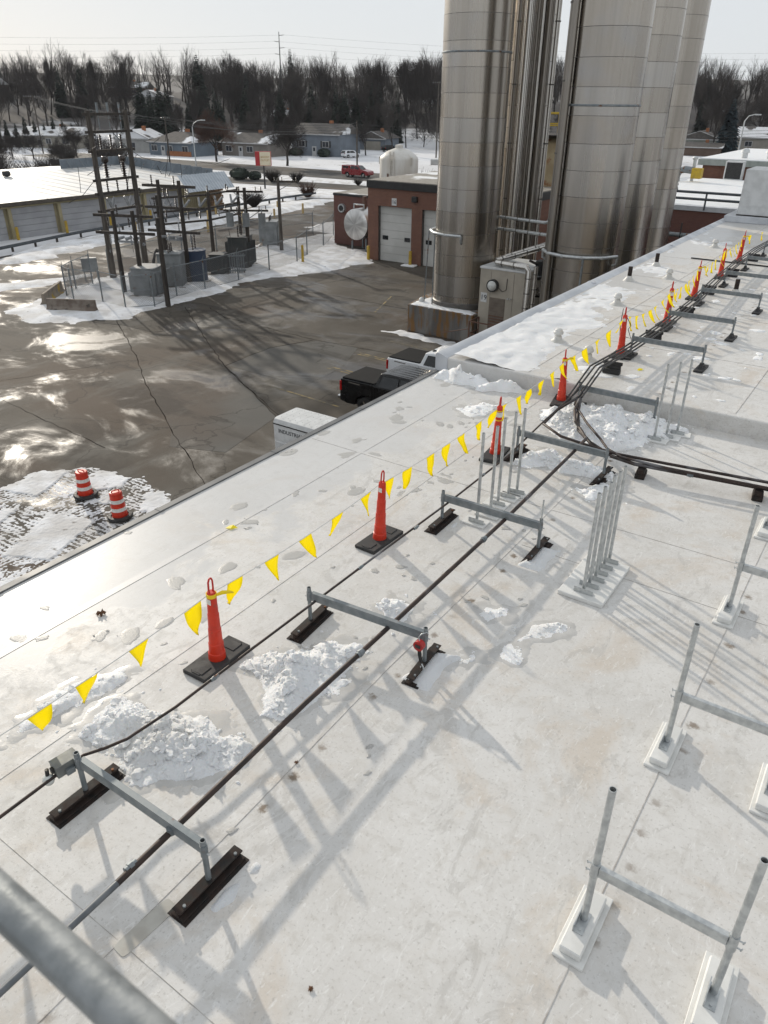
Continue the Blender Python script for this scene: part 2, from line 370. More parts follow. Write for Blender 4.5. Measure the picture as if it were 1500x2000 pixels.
def heap(label, poly, hgt, seed, res=.02, z0=0, chunks=150, cr=(.012, .05), group=None):
    rnd = random.Random(seed); o = Vector((seed*3.1, seed*1.7, 0))
    def edge(x, y): return noise.noise(Vector((x*2.6, y*2.6, seed)))*.16+noise.noise(Vector((x*8, y*8, seed)))*.07+noise.noise(Vector((x*24, y*24, seed)))*.03
    def fn(x, y, d):
        m = (d+edge(x, y))/.26
        if m <= 0: return -.03
        m = min(1, m); p = Vector((x, y, 0))+o; w_ = Vector((noise.noise(p*7), noise.noise(p*7+Vector((5, 5, 5))), 0))*.05; p = p+w_
        big = .42+.85*noise.noise(p*3.4); v1 = noise.voronoi(p*7)[0]; v2 = noise.voronoi(p*17)[0]; v3 = noise.voronoi(p*38)[0]; v4 = noise.voronoi(p*80)[0]
        g = max(0, big)**1.2
        return hgt*(m**.8*(.14+.75*g+.5*g*(v1[1]-v1[0])*1.1+.3*(v2[1]-v2[0])*(.3+g)+.16*(v3[1]-v3[0])+.07*(v4[1]-v4[0]))+.04*noise.noise(p*60))
    b = field(poly, res, fn, z0)
    xs = [p[0] for p in poly]; ys = [p[1] for p in poly]; n = 0
    while n < chunks*2.8:
        x, y = rnd.uniform(min(xs)-.3, max(xs)+.3), rnd.uniform(min(ys)-.3, max(ys)+.3); d = sd_poly((x, y), poly)+edge(x, y)
        n += .2
        if d < -.25 or (d < 0 and rnd.random() < .65+(-d)*1.2): continue
        n += .8; k = rnd.random(); r = (cr[0]*.45+(cr[1]-cr[0]*.45)*k**4)*(1 if d > .05 else .5)
        lump(b, (x, y, z0+max(0, fn(x, y, d-edge(x, y)))-r*.2), r, rnd, rnd.uniform(.5, .85), .75)
    ob = b.build('snow_pile', M['snow'], None, 40, False, label=label, kind='stuff', cat='snow')
    wet = field(poly, max(.03, res), lambda x, y, d: .005*max(-1, min(1, (d+.07+edge(x, y)*1.6)/.05))+.002*noise.noise(Vector((x*30, y*30, 0))), z0, .3)
    wet.build('slush', M['slush'], ob, 60, False)
    return ob
M['slush'] = pm('wet_slush', (.52, .51, .49), (.45, .44, .42), 9, .25, .4, 0, .3, 60, .004)
heap('crumbly snow heap between the thin conduit and the first grey frame', [(-4.34, 2.28), (-4.42, 2.7), (-4.05, 2.88), (-3.55, 2.9), (-3.2, 2.98), (-3.1, 2.86), (-3.25, 2.6), (-3.42, 2.36), (-3.7, 2.16), (-4.02, 2.22)], .2, 1, .014, chunks=240)
heap('crumbly snow heap beside the orange post nearest the junction box', [(-3.88, 3.58), (-3.74, 4.0), (-3.55, 4.25), (-3.25, 4.3), (-3.08, 4.12), (-3.0, 3.72), (-3.2, 3.2), (-3.36, 3.12), (-3.5, 3.3), (-3.6, 3.45)], .15, 2, .014, chunks=190)
heap('small white snow heap under the beam of the frame with the red reel', [(-3.45, 5.0), (-3.38, 5.25), (-3.1, 5.28), (-3.02, 5.0), (-3.15, 4.85)], .13, 3, .014, chunks=60)
heap('low snow ridge lying under the yellow pennants', [(-4.78, 2.05), (-4.9, 2.3), (-4.9, 2.55), (-4.72, 2.95), (-4.55, 3.0), (-4.55, 2.7), (-4.62, 2.35)], .11, 4, .015, chunks=70)
heap('big trampled snow heap piled against the roof step', [(-4.25, 10.75), (-4.1, 11.45), (-3.6, 11.66), (-2.5, 11.66), (-2.15, 11.4), (-2.25, 10.9), (-2.7, 10.1), (-3.2, 9.95), (-3.7, 10.1)], .2, 5, .025, chunks=260, cr=(.02, .07))
heap('snow heap under the beam where the conduits branch', [(-3.85, 8.75), (-3.82, 9.1), (-3.6, 9.5), (-3.1, 9.45), (-2.55, 9.4), (-2.45, 9.1), (-2.75, 8.98), (-3.2, 8.95)], .17, 6, .022, chunks=130, cr=(.015, .06))
heap('small snow heap around the dark foot by the branching conduits', [(-2.72, 8.6), (-2.6, 8.95), (-2.38, 8.95), (-2.4, 8.5), (-2.55, 8.2)], .12, 7, .02, chunks=50)
heap('thin strip of snow crumbs on the bare white roof', [(-2.1, 5.35), (-1.86, 5.75), (-1.78, 5.72), (-2.0, 5.2), (-1.82, 5.0), (-1.95, 4.92), (-2.2, 5.05)], .06, 8, .018, chunks=60, cr=(.01, .03))
heap('rounded snow clump beside the foot with the red reel', [(-2.4, 4.75), (-2.3, 4.9), (-2.16, 4.85), (-2.25, 4.7)], .08, 9, .018, chunks=20, cr=(.012, .03))
heap('snow crumbs lying in front of the bundle of poles', [(-2.55, 5.45), (-2.45, 5.75), (-2.3, 5.7), (-2.4, 5.4)], .06, 10, .018, chunks=40, cr=(.01, .03))
heap('snow bank drifted along the roof step by the edge', [(-6.6, 11.25), (-6.6, 11.7), (-4.75, 11.7), (-4.85, 11.45), (-5.5, 11.25)], .3, 11, .04, chunks=30)
heap('patch of crusty snow on the lower roof before the step', [(-5.5, 10.2), (-5.3, 10.7), (-4.95, 10.75), (-4.85, 10.3), (-5.1, 10.0)], .06, 12, .025, chunks=90, cr=(.015, .045))
for i, (x, y) in enumerate([(-2.52, 4.5), (-2.48, 6.74), (-2.45, 2.0), (-3.6, 6.8)]):
    b = field([(x-.12, y-.25), (x+.12, y-.25), (x+.14, y+.28), (x-.1, y+.25)] if i < 2 else [(x-.03, y-.2), (x+.02, y-.2), (x+.03, y+.2), (x-.02, y+.2)], .02,
              lambda x_, y_, d: .045*min(1, max(-.5, (d+.05*noise.noise(Vector((x_*6, y_*6, i))))/.06)), 0)
    b.build('snow_pile', M['snow_clean'], None, 60, False, label='smooth packed snow around a dark steel foot', cat='snow', group='packed snow around frame feet', kind='stuff')
# thin refrozen crust scattered over the wet side of the roof
def crust(fn_den, n, seed, z, xr, yr, rr=(.02, .12), th=.006):
    rnd = random.Random(seed); b = MB(); k = 0
    while k < n:
        x, y = rnd.uniform(*xr), rnd.uniform(*yr)
        if noise.noise(Vector((x*1.3, y*1.3, seed)))*.5+.5+fn_den(x, y) < rnd.uniform(.45, .85): k += .12; continue
        k += 1; r = rnd.uniform(rr[0], rr[1])*rnd.random()**.6+.012; m = 14; s = rnd.random()*99; vs = []; an = rnd.random()*6.3
        for ring, zz in ((1, -.001), (.9, th*.6), (.6, th*.9)):
            for q in range(m):
                t = 2*math.pi*q/m; k2 = r*ring*(1+.5*noise.noise(Vector((math.cos(t)*1.7+s, math.sin(t)*1.7, ring*.4)))+.22*noise.noise(Vector((math.cos(t)*5+s, math.sin(t)*5, s))))
                px, py = math.cos(t)*k2, math.sin(t)*k2*.6
                vs.append((x+px*math.cos(an)-py*math.sin(an), y+px*math.sin(an)+py*math.cos(an), z+zz*(1+.5*noise.noise(Vector((px*30+s, py*30, 0))))))
        fs = [(q, (q+1) % m, m+(q+1) % m, m+q) for q in range(m)]+[(m+q, m+(q+1) % m, 2*m+(q+1) % m, 2*m+q) for q in range(m)]+[tuple(range(2*m, 3*m))]
        b.add(vs, fs)
        if rnd.random() < .12:
            for _ in range(rnd.randint(2, 7)): lump(b, (x+rnd.gauss(0, r*.5), y+rnd.gauss(0, r*.5), z+.004), rnd.uniform(.004, .012), rnd, .5)
    return b
crust(lambda x, y: (-.1 if x > -4.6 else .08), 90, 21, 0, (-6.6, -4.1), (1.5, 11.5), (.03, .18), .0025).build('ice_crust', M['ice'], None, 50, False, label='refrozen ice crust scattered along the wet edge of the roof', cat='ice', kind='stuff')
crust(lambda x, y: -.05, 90, 22, 0, (-4.4, -2.2), (2.2, 9.5), (.02, .07)).build('ice_crust', M['ice'], None, 50, False, label='small bits of ice between the conduits', cat='ice', kind='stuff')
def upper_snow(x, y, d):
    g = max(0, min(1, (-4.9-x)/1.5)); far = max(0, min(1, (20-y)/7))
    n = noise.noise(Vector((x*.8, y*.55, 3)))*.6+noise.noise(Vector((x*2.4, y*1.7, 5)))*.3+noise.noise(Vector((x*7, y*5, 8)))*.1
    h = .13*g*(.25+.75*far)+.11*n-.012-.03*(1-far)-(.05 if x > -3.2 else 0)-(.025 if -4.2 < x < -3.3 else 0)
    return max(-.01, min(h, .14))*.8+((.02*noise.noise(Vector((x*14, y*11, 2)))+.03*noise.noise(Vector((x*4.5, y*3.2, 6)))) if h > 0 else 0)
b = field([(-6.4, SY+.05), (-1.9, SY+.05), (-1.9, 33), (-6.4, 33)], .07, upper_snow, UZ, 0)
b.build('roof_snow', M['snow_clean'], None, 60, False, label='patchy wind-worn snow cover on the upper roof', cat='snow', kind='stuff')
crust(lambda x, y: .0, 130, 23, UZ, (-4.4, -1.8), (12.2, 24), (.05, .22), .012).build('ice_crust', M['snow'], None, 50, False, label='trodden snow crust along the cables on the upper roof', cat='ice', kind='stuff')
# ---------------------------------------------------------------- orange looper posts and the pennant lines
def looper(name, label, loc, rz, band=False, tie=False, grp=None, wires=False):
    t = thing(name, label, 'delineator', loc, rz, grp); rt_ = random.Random(loc[1])
    lean = (rt_.uniform(-.03, .03), rt_.uniform(-.035, .035))
    b = MB(); b.box((0, 0, .022), (.27, .58, .044), 0, .008)
    for s in (-1, 1):
        b.box((0, s*.195, .046), (.13, .12, .008), 0, .003); b.box((0, s*.262, .0465), (.09, .014, .006))
    b.build('base', M['rubber'], t, 40)
    prof = [(.078, .04), (.075, .11), (.068, .115), (.066, .21), (.061, .215), (.057, .36), (.053, .365), (.050, .52), (.046, .525), (.042, .70), (.04, .735), (.032, .75)]
    MB().lathe(prof, n=24).build('body', M['orange'], t, 35)
    pts = [(0, math.sin(a)*.026, .80+math.cos(a)*.045) for a in [R(180+x) for x in range(-150, 151, 25)]]
    pts = [(0, .02, .74)]+[(0, -.026*math.sin(R(a)), .815-.05*math.cos(R(a))) for a in range(-140, 141, 20)][::-1]
    MB().tube([(0, -.022, .745), (0, -.026, .78), (0, -.024, .85), (0, -.012, .878), (0, 0, .884), (0, .012, .878), (0, .024, .85), (0, .026, .78), (0, .022, .745)], .0085, 8).build('handle', M['orange_top'], t, 60)
    if band:
        for z, mk, h in ((.68, 'yellow', .012), (.60, 'white_band', .07), (.545, 'yellow', .012)):
            r = .0445 if z > .6 else .0495
            MB().lathe([(r, z), (r, z+h)], n=24).build('reflective_band', M[mk], t, 35)
    else: MB().box((.005, -.0435, .665), (.045, .004, .05)).build('sticker', M['white_band'], t)
    if tie:
        b = MB(); b.lathe([(.046, .70), (.047, .735)], n=16); b.tube([(.04, .02, .72), (.07, .06, .735), (.1, .11, .725), (.11, .15, .70)], [.014, .02, .016, .006], 6); b.build('tape_tie', M['yellow'], t, 50)
    if wires:
        b = MB(); b.tube([(-.05, 0, .86), (-.07, .02, .6), (-.06, .03, .3), (-.03, .04, .12)], .007, 5); b.tube([(.03, .03, .7), (.11, .06, .55), (.07, .05, .48), (.13, .1, .3), (.05, .06, .33)], .007, 5); b.build('coiled_wire', M['cable'], t, 60)
    for ch in t.children:
        if not ch.name.startswith('base'): ch.rotation_euler = (lean[0], lean[1], 0)
    return t
CONES = [(-4.13, 3.51, 0), (-4.12, 6.05, 0), (-4.11, 8.92, 0), (-4.18, 11.5, 0), (-3.98, 13.75, UZ), (-3.92, 16.5, UZ), (-4.08, 19.35, UZ), (-4.13, 22.3, UZ), (-4.22, 25.0, UZ)]
CL = ['orange looper post on a black base tied with loose yellow tape', 'plain orange looper post beside the frame with a thin rod', 'orange looper post with white band behind a bundle of poles', 'orange looper post standing in snow below the roof step', 'orange looper post wrapped in black wire on the upper roof', 'orange looper post with white and yellow bands on the upper roof', 'orange looper post with a yellow flag beside the snow-clear conduit bend', 'second to last orange looper post towards the air conditioner', 'last orange looper post towards the white air conditioner']
CL[6] = 'third orange looper post beyond the one wrapped in black wire'
CL[6] = 'orange looper post next beyond the banded one on the upper roof'
rr = [0.02, -.03, .12, .2, .05, -.06, .03, .1, 0]
for i, c in enumerate(CONES): looper('looper_post', CL[i], c, rr[i], i in (2, 5), i in (0, 3, 6, 8), 'orange looper posts along the roof', i == 4)
MB().cyl((-3.2, 27.2, UZ), (-3.2, 27.2, UZ+.55), .15, .15, 14).build('red_drum', M['red'], None, 40, label='red drum beside the cables at the far end of the upper roof', cat='drum')
def pennants(label, a, b_, n, sag, seed, flutter=.0, drop=.0):
    rnd = random.Random(seed); a, b_ = Vector(a), Vector(b_); L = (b_-a).length
    t = thing('pennant_line', label, 'pennant line', (a.x, a.y, a.z), 0, 'yellow pennant lines between the posts')
    def P(s): p = (b_-a)*s; p.z -= sag*4*s*(1-s); return p
    MB().tube([P(i/24) for i in range(25)], .004, 5).build('cord', M['string'], t, 60)
    for k in range(n):
        s0 = (k+.5)/n+rnd.uniform(-.02, .02); wd = .19/L; p0, p1 = P(max(0, s0-wd/2)), P(min(1, s0+wd/2)); ht = .25*rnd.uniform(.93, 1.04)
        sw = rnd.uniform(-.08, .12)+flutter; lean = rnd.uniform(-.05, .07); tw = rnd.uniform(-.6, .6); cr_ = rnd.uniform(.006, .022); vs = []; nr = 7
        for r_ in range(nr+1):
            q = r_/nr
            for c_ in range(5):
                u_ = c_/4; base = p0.lerp(p1, .5+(u_-.5)*(1-q*.98))
                wv = cr_*math.sin(5*u_+q*5+seed+k*2.1)*(.3+q)+tw*(u_-.5)*.19*(1-q)*q*2
                vs.append(base+Vector((sw*q*q+wv, lean*q, -ht*q-.004)))
        fs = [(r_*5+c_, r_*5+c_+1, (r_+1)*5+c_+1, (r_+1)*5+c_) for r_ in range(nr) for c_ in range(4)]
        f = MB().add(vs, fs).build('flag', M['flag'], t, 180, False)
        md = f.modifiers.new('thickness', 'SOLIDIFY'); md.thickness = .0016
    return t
tops = [(c[0], c[1], c[2]+.72) for c in CONES]
pennants('yellow pennants running over the low snow ridge to the taped post', (-4.2, .2, .70), tops[0], 7, .07, 1)
pennants('yellow pennants between the taped and the plain orange posts', tops[0], tops[1], 5, .05, 2)
pennants('yellow pennants from the plain orange post to the pole bundle', tops[1], tops[2], 7, .05, 3)
pennants('yellow pennants from the pole bundle to the roof step', tops[2], tops[3], 6, .06, 4)
pennants('yellow pennants crossing the roof step to the wire-wrapped post', tops[3], tops[4], 5, .05, 5)
pennants('twisted yellow pennants beyond the wire-wrapped post', tops[4], tops[5], 7, .16, 6, .05)
pennants('twisted yellow pennants sagging beyond the banded post', tops[5], tops[6], 7, .13, 7, .06)
pennants('yellow pennants from the vent pipe stub towards the air conditioner', tops[6], tops[7], 7, .1, 8, .04)
pennants('last yellow pennants but one before the air conditioner', tops[7], tops[8], 6, .08, 9, .04)
pennants('yellow pennants running off behind the air conditioner', tops[8], (-3.0, 33, UZ+.9), 8, .12, 10)
# ---------------------------------------------------------------- grey H-frames carrying the conduits
def frame(label, y, z=0, xl=-3.8, xr=-2.56, grp='grey pipe frames along the roof', skew=0, rubber=False):
    t = thing('support_frame', label, 'support frame', (xl, y, z), math.atan2(skew, xr-xl), grp); W = xr-xl
    for x in (0, W):
        if rubber:
            b = MB(); b.box((x, 0, .02), (.16, .46, .04), 0, .008); b.extr([(-.12, .04), (.12, .04), (.03, .12), (-.03, .12)], x-.03, x+.03, 0); ft = b.build('foot', M['rubber'], t, 40)
        else:
            b = MB(); b.box((x, 0, .004), (.16, .56, .006)); b.box((x, 0, .014), (.11, .54, .014), 0, .002); b.box((x, 0, .045), (.02, .54, .05)); b.box((x, 0, .074), (.075, .54, .012), 0, .002)
            ft = b.build('foot', M['rust'], t, 40)
            for yy in (-.22, .22): MB().cyl((x+.02, yy, .08), (x+.02, yy, .094), .011, n=6).build('bolt', M['galv_old'], ft)
        MB().cyl((x, 0, .06), (x, 0, .36), .019, n=14).build('leg', M['galv_old'], t, 40)
        MB().pipe((x, 0, .30), (x, 0, .395), .025, .006, 14).build('sleeve', M['galv_old'], t, 40)
        MB().pipe((x, 0, .39), (x, 0, .44), .019, .004, 14).build('post_top', M['galv_old'], t, 40)
        MB().cyl((x-.045, 0, .335), (x+.045, 0, .335), .006, n=6).build('set_bolt', M['galv'], t)
    b = MB(); b.box((W/2, 0, .345), (W-.045, .012, .085)); b.box((W/2, .018, .382), (W-.045, .035, .01)); b.box((W/2, .018, .308), (W-.045, .035, .01))
    b.build('beam', M['galv_old'], t)
    return t
frame('grey frame with a junction box and lamp on one post', 1.91, 0, -3.82, -2.59)
frame('grey frame with a red lifeline reel hung on its post', 4.38, 0, -3.77, -2.56, skew=.1)
frame('grey frame with a thin upright rod in one post', 6.8, 0, -3.74, -2.53, skew=.03)
frame('grey frame where the conduits branch in the snow', 9.1, 0, -3.86, -2.59, skew=-.02)
frame('grey frame standing in the big snow heap below the step', 11.4, 0, -3.86, -2.62, rubber=True)
FU = ['grey frame just past the roof step beside the wire-wrapped post', 'grey frame beside the banded orange post', 'grey frame beside the post beyond the banded one', 'grey frame second nearest the cable bundle end', 'grey frame close to the air conditioner', 'last grey frame before the air conditioner']
FU = ['first grey frame past the roof step', 'second grey frame past the roof step', 'third grey frame past the roof step', 'fourth grey frame past the roof step', 'fifth grey frame past the roof step', 'sixth grey frame past the roof step']
for i, y in enumerate((13.75, 16.1, 18.75, 21.2, 23.8, 26.4)): frame(FU[i]+' on the upper roof', y, UZ, -3.8, -2.53, rubber=True)
MB().pipe((-2.53, 6.83, .40), (-2.53, 6.83, .67), .009, .002).build('rod', M['galv'], None, 40, label='thin galvanised rod standing in the top of a frame post', cat='rod')
# junction box with lamp
t = thing('junction_box', 'grey metal junction box with a round glass lamp beside the frame post', 'electrical box', (-3.90, 1.86, .33), -.12)
b = MB(); b.box((0, 0, .0), (.1, .17, .1), 0, .004); b.build('enclosure', M['grey_box'], t); MB().box((.001, 0, .0515), (.106, .176, .006), 0, .002).build('lid', M['grey_box'], t)
MB().box((0, -.095, .01), (.03, .02, .04)).build('hinge', M['black'], t)
b = MB(); b.lathe([(.01, -.06), (.032, -.05), (.042, -.025), (.036, .0), (.016, .02)], (-.01, -.13, -.035), 16); b.build('lamp_globe', M['glass_bulb'], t, 60)
MB().cyl((-.01, -.13, -.02), (-.01, -.125, .035), .014, n=10).build('lamp_holder', M['black'], t, 40)
MB().box((.06, .0, -.02), (.03, .06, .05)).build('bracket', M['galv_old'], t)
# lifeline reel
t = thing('lifeline_reel', 'red self-retracting lifeline reel clipped to a frame post', 'reel', (-2.575, 4.43, .30))
b = MB(); b.cyl((-.0, -.055, 0), (0, -.005, 0), .048, n=20); b.build('housing', M['red'], t, 40)
MB().box((0, -.058, 0), (.05, .008, .035), 0, .003).build('label_plate', M['black'], t)
MB().tube([(0, -.03, .045), (-.015, -.02, .075), (0, .0, .1), (.03, .04, .105), (.04, .05, .08)], .005, 6).build('shackle', M['galv'], t, 60)
MB().tube([(0, -.03, -.045), (.008, -.03, -.1), (.015, -.03, -.16), (.03, -.03, -.19)], [.016, .018, .012, .006], 8).build('strap', M['rubber'], t, 60)
MB().tube([(.03, -.03, -.19), (.055, -.04, -.21), (.06, -.05, -.235), (.035, -.055, -.24), (.028, -.04, -.21)], .006, 6).build('snap_hook', M['galv'], t, 60)
# ---------------------------------------------------------------- conduits
def run(name, label, pts, r, mat, n=10, coup=(), cat='conduit', z_sup=(), grp=None):
    t = thing(name, label, cat, pts[0], 0, grp); o = Vector(pts[0])
    MB().tube([Vector(p)-o for p in pts], r, n).build('tube', mat, t, 50)
    for c, dr in coup:
        c, dr = Vector(c)-o, Vector(dr).normalized()
        b = MB(); b.cyl(c-dr*.04, c+dr*.04, r*1.25, n=10); b.cyl(c-dr*.015, c+dr*.015, r*1.5, n=8); b.build('coupling', M['galv_old'], t, 40)
    return t
Y1 = (0, 1, 0)
run('conduit', 'thick brown conduit running down the middle of the frames', [(-2.88, 1.48, .30), (-2.93, 3.3, .3), (-2.93, 4.4, .3), (-2.95, 6.8, .3), (-3.02, 9.1, .3), (-3.06, 9.6, .28), (-3.2, 9.85, .25), (-3.45, 10.2, .25), (-3.62, 10.6, .27), (-3.74, 11.2, .33)], .022, M['conduit'], coup=[((-2.9, 1.6, .3), Y1), ((-2.93, 4.02, .3), Y1), ((-2.945, 6.3, .3), Y1)])
run('conduit', 'grey conduit length between the handrail and the first frame', [(-2.86, -.6, .30), (-2.88, 1.49, .30)], .021, M['conduit_grey'])
run('conduit', 'thin dark conduit running along the outer posts of the frames', [(-3.9, -.6, .27), (-3.9, 1.7, .29), (-3.88, 1.99, .31), (-3.82, 2.12, .30), (-3.78, 2.28, .28), (-3.72, 2.7, .30), (-3.71, 3.5, .31), (-3.7, 4.4, .31), (-3.7, 5.3, .3), (-3.67, 6.8, .3), (-3.68, 8.4, .3), (-3.78, 9.8, .31), (-3.84, 11.3, .34)], .0125, M['conduit'], coup=[((-3.71, 3.1, .305), Y1), ((-3.7, 5.1, .302), Y1), ((-3.67, 6.1, .3), Y1), ((-3.68, 7.7, .3), Y1)])
MB().cyl((-2.89, 1.91, .29), (-2.89, 1.91, .34), .03, n=8).build('pipe_clamp', M['galv_old'], None, label='small clamp holding the brown conduit under the first beam', cat='clamp')
def cable(off, label, zoff=0, seed=0):
    rnd = random.Random(seed); P = [(-3.84, 11.0), (-3.86, 11.9), (-3.78, 13.4), (-3.74, 15.3), (-3.78, 17.7), (-3.92, 20.5), (-4.0, 23), (-4.0, 26), (-3.85, 29.5)]
    pts = [(x+off+rnd.uniform(-.012, .012), y, (.36 if y > 11.5 else .33)+zoff+UZ*(1 if y > 12 else .75 if y > 11.8 else 0)-.1*(y > 12)) for x, y in P]
    run('cable', label, pts, .016, M['cable'], 8, cat='cable', grp='black cables laid side by side on the upper roof')
for i in range(4): cable(i*.075-.05, 'black cable in the bundle laid along the upper roof', (i % 2)*.012, i)
for i, y in enumerate((12.6, 15.0, 17.4, 20.0, 22.6, 25.4)):
    x = -3.8 if y < 20 else -3.95
    b = MB(); b.box((0, 0, .05), (.3, .1, .1), 0, .012); b.box((0, 0, .13), (.3, .04, .06), 0, .004); b.box((.0, 0, .19), (.34, .035, .05)); b.build('cable_block', M['rubber'], None, 40, loc=(x+.05, y, UZ), label='black rubber block carrying the cables on the upper roof', cat='support block', group='cable support blocks')
run('conduit', 'upper of two brown conduits branching across the white roof', [(-3.72, 11.1, .33), (-3.86, 10.5, .24), (-3.84, 9.95, .2), (-3.45, 9.66, .2), (-3.05, 9.58, .2), (-2.6, 9.52, .2), (-1.95, 9.6, .2), (-.7, 9.78, .2), (2.5, 10.2, .2)], .02, M['conduit'])
run('conduit', 'lower of two brown conduits branching across the white roof', [(-3.78, 11.3, .34), (-3.6, 10.7, .2), (-3.35, 10.1, .17), (-3.05, 9.78, .16), (-2.65, 9.5, .16), (-2.3, 9.43, .16), (-1.66, 9.52, .16), (-.69, 9.66, .16), (2.5, 10.05, .16)], .026, M['conduit'], coup=[((-1.6, 9.53, .16), (1, .13, 0))])
run('conduit', 'third brown conduit curling through the snow to the branch', [(-3.8, 11.4, .35), (-3.7, 10.8, .28), (-3.3, 10.3, .22), (-2.95, 9.9, .2), (-2.75, 9.62, .2), (-2.5, 9.46, .2), (-1.9, 9.44, .21), (-.7, 9.58, .21), (2.5, 9.95, .21)], .018, M['conduit'])
for x, y in ((-2.2, 9.45), (-.78, 9.68), (.9, 9.9)):
    b = MB(); b.box((0, 0, .035), (.13, .24, .07), 0, .01); b.box((0, 0, .1), (.1, .22, .06), 0, .006); b.build('cable_block', M['rust'], None, 40, loc=(x, y, 0), rz=.13, label='dark block under the conduits branching across the roof', cat='support block', group='blocks under branching conduits')
# ---------------------------------------------------------------- new galvanised rail frames on white bases
def rail_frame(label, y, xl=-.53, xr=.22):
    t = thing('rail_frame', label, 'rail frame', (xl, y, 0), 0, 'new galvanised frames on white bases'); W = xr-xl
    for x in (0, W):
        b = MB(); b.box((x+.005, -.0, .012), (.19, .53, .024), 0, .004); b.build('base_pad', M['foam'], t)
        b = MB(); b.box((x+.003, -.01, .05), (.135, .45, .055), 0, .008); b.build('base_block', M['foam'], t)
        b = MB(); b.box((x, -.03, .0815), (.062, .16, .006)); b.box((x-.03, -.03, .105), (.006, .16, .05)); br = b.build('bracket', M['galv'], t)
        MB().cyl((x+.005, -.085, .084), (x+.005, -.085, .094), .009, n=6).build('bolt', M['galv'], br)
        MB().pipe((x, 0, .085), (x, 0, 1.2), .0215, .004, 18).build('post', M['galv'], t, 40)
        MB().pipe((x, 0, .49), (x, 0, .60), .027, .0055, 18).build('collar', M['galv'], t, 40)
        sg = -1 if x == 0 else 1
        for z in (.515, .575):
            b = MB(); b.cyl((x+sg*.02, 0, z), (x+sg*.05, 0, z), .0045, n=6); b.cyl((x+sg*.046, 0, z-.012), (x+sg*.052, 0, z+.012), .004, n=6); b.build('wing_bolt', M['galv'], t)
    b = MB(); b.box((W/2, 0, .545), (W-.05, .034, .075), 0, .003); b.build('beam', M['galv'], t)
    return t
rail_frame('new galvanised frame on two white bases nearest the handrail', 3.0)
rail_frame('new galvanised frame second from the handrail', 4.74)
rail_frame('new galvanised frame third from the handrail', 6.88)
rail_frame('new galvanised frame fourth from the handrail', 8.85)
# ---------------------------------------------------------------- loose poles parked on boards
def pole(label, x, y, z, foot_z, h=1.15, grp=None, rz=0, tilt=0):
    t = thing('pole', label, 'pole', (x, y, z), rz, grp); t.rotation_euler = (tilt, tilt*.3, rz)
    MB().pipe((0, 0, .0), (0, 0, h), .0185, .004, 14).build('tube', M['galv'], t, 40)
    b = MB(); b.box((.01, -.02, .004), (.2, .045, .006)); b.box((.01, -.042, .03), (.2, .005, .05)); b.build('foot', M['galv'], t)
    return t
t = MB(); t.box((0, 0, .022), (.47, .86, .044), 0, .006); t.build('board', M['foam'], None, loc=(-1.81, 6.66, 0), rz=.0, label='large white board carrying six upright poles', cat='board')
for i, y in enumerate((6.36, 6.5, 6.65, 6.79, 6.93, 7.07)): pole('galvanised pole standing on the large white board', -1.82+.008*(i % 3), y, .045, 0, 1.12+.012*(i % 2), 'six poles on the large white board', .03*(i % 2))
for i, (x, y) in enumerate(((-3.42, 7.05), (-3.38, 7.32), (-3.42, 7.6), (-3.4, 7.85), (-3.36, 8.02))):
    MB().box((x, y, .012), (.3, .2, .024), 0, .004).build('board', M['foam'], None, label='small white pad under a pole by the orange post', cat='board', group='pads under the pole bundle')
    pole('galvanised pole in the bundle beside the banded orange post', x+.015, y, .025, 0, 1.13, 'pole bundle by the orange post', .04*i)
for i, (x, y) in enumerate(((-2.42, 10.78), (-2.3, 10.98), (-2.2, 11.2))):
    MB().box((x, y, .012), (.4, .2, .024), .08*i, .004).build('board', M['foam'], None, label='white board under a pole beside the big snow heap', cat='board', group='boards beside the big snow heap')
    pole('galvanised pole standing beside the big snow heap', x, y, .025, 0, 1.14, 'three poles beside the big snow heap', .05*i)
# ---------------------------------------------------------------- vents, stubs, air conditioner, handrail, litter
M['vent_white'] = pm('white_vent_plastic', (.6, .6, .58), (.48, .47, .44), 4, .5)
for i, (x, y) in enumerate(((-5.28, 13.9), (-4.37, 13.1), (-5.36, 17.6), (-5.22, 21.3), (-5.4, 27.2))):
    t = thing('roof_vent', ['white mushroom vent in deep snow', 'white mushroom vent behind the post below the step', 'white mushroom vent between the snow and the banded post', 'white mushroom vent beside two dark pipe stubs', 'white mushroom vent beyond the black strip'][i]+' on the upper roof', 'vent', (x, y, UZ), 0, 'white roof vents'); t.scale = (.74, .74, .74)
    MB().lathe([(.24, 0), (.2, .03), (.13, .07), (.1, .12), (.095, .16)], n=20).build('skirt', M['vent_white'], t, 50)
    MB().lathe([(.07, .15), (.07, .2), (.12, .21), (.13, .25), (.12, .28), (.1, .29), (.1, .32), (.07, .35), (.02, .36)], n=20).build('cap', M['vent_white'], t, 50)
for i, (x, y) in enumerate(((-6.0, 20.4), (-6.0, 22.8), (-3.35, 20.4))):
    t = thing('pipe_stub', ['dark pipe stub in a white boot near the parapet', 'dark pipe stub in a white boot farther along the parapet', 'dark pipe stub in a white boot beside the orange posts'][i], 'pipe', (x, y, UZ), 0, 'dark pipe stubs')
    MB().lathe([(.16, 0), (.13, .03), (.075, .1), (.07, .13)], n=16).build('boot', M['vent_white'], t, 50)
    MB().cyl((0, 0, .1), (0, 0, .36), .055, n=14).build('tube', M['rust'], t, 40)
MB().box((-4.7, 24.6, UZ+.02), (2.6, .05, .03)).build('rubber_strip', M['rubber'], None, rz=-.02, label='black strip lying across the upper roof', cat='strip')
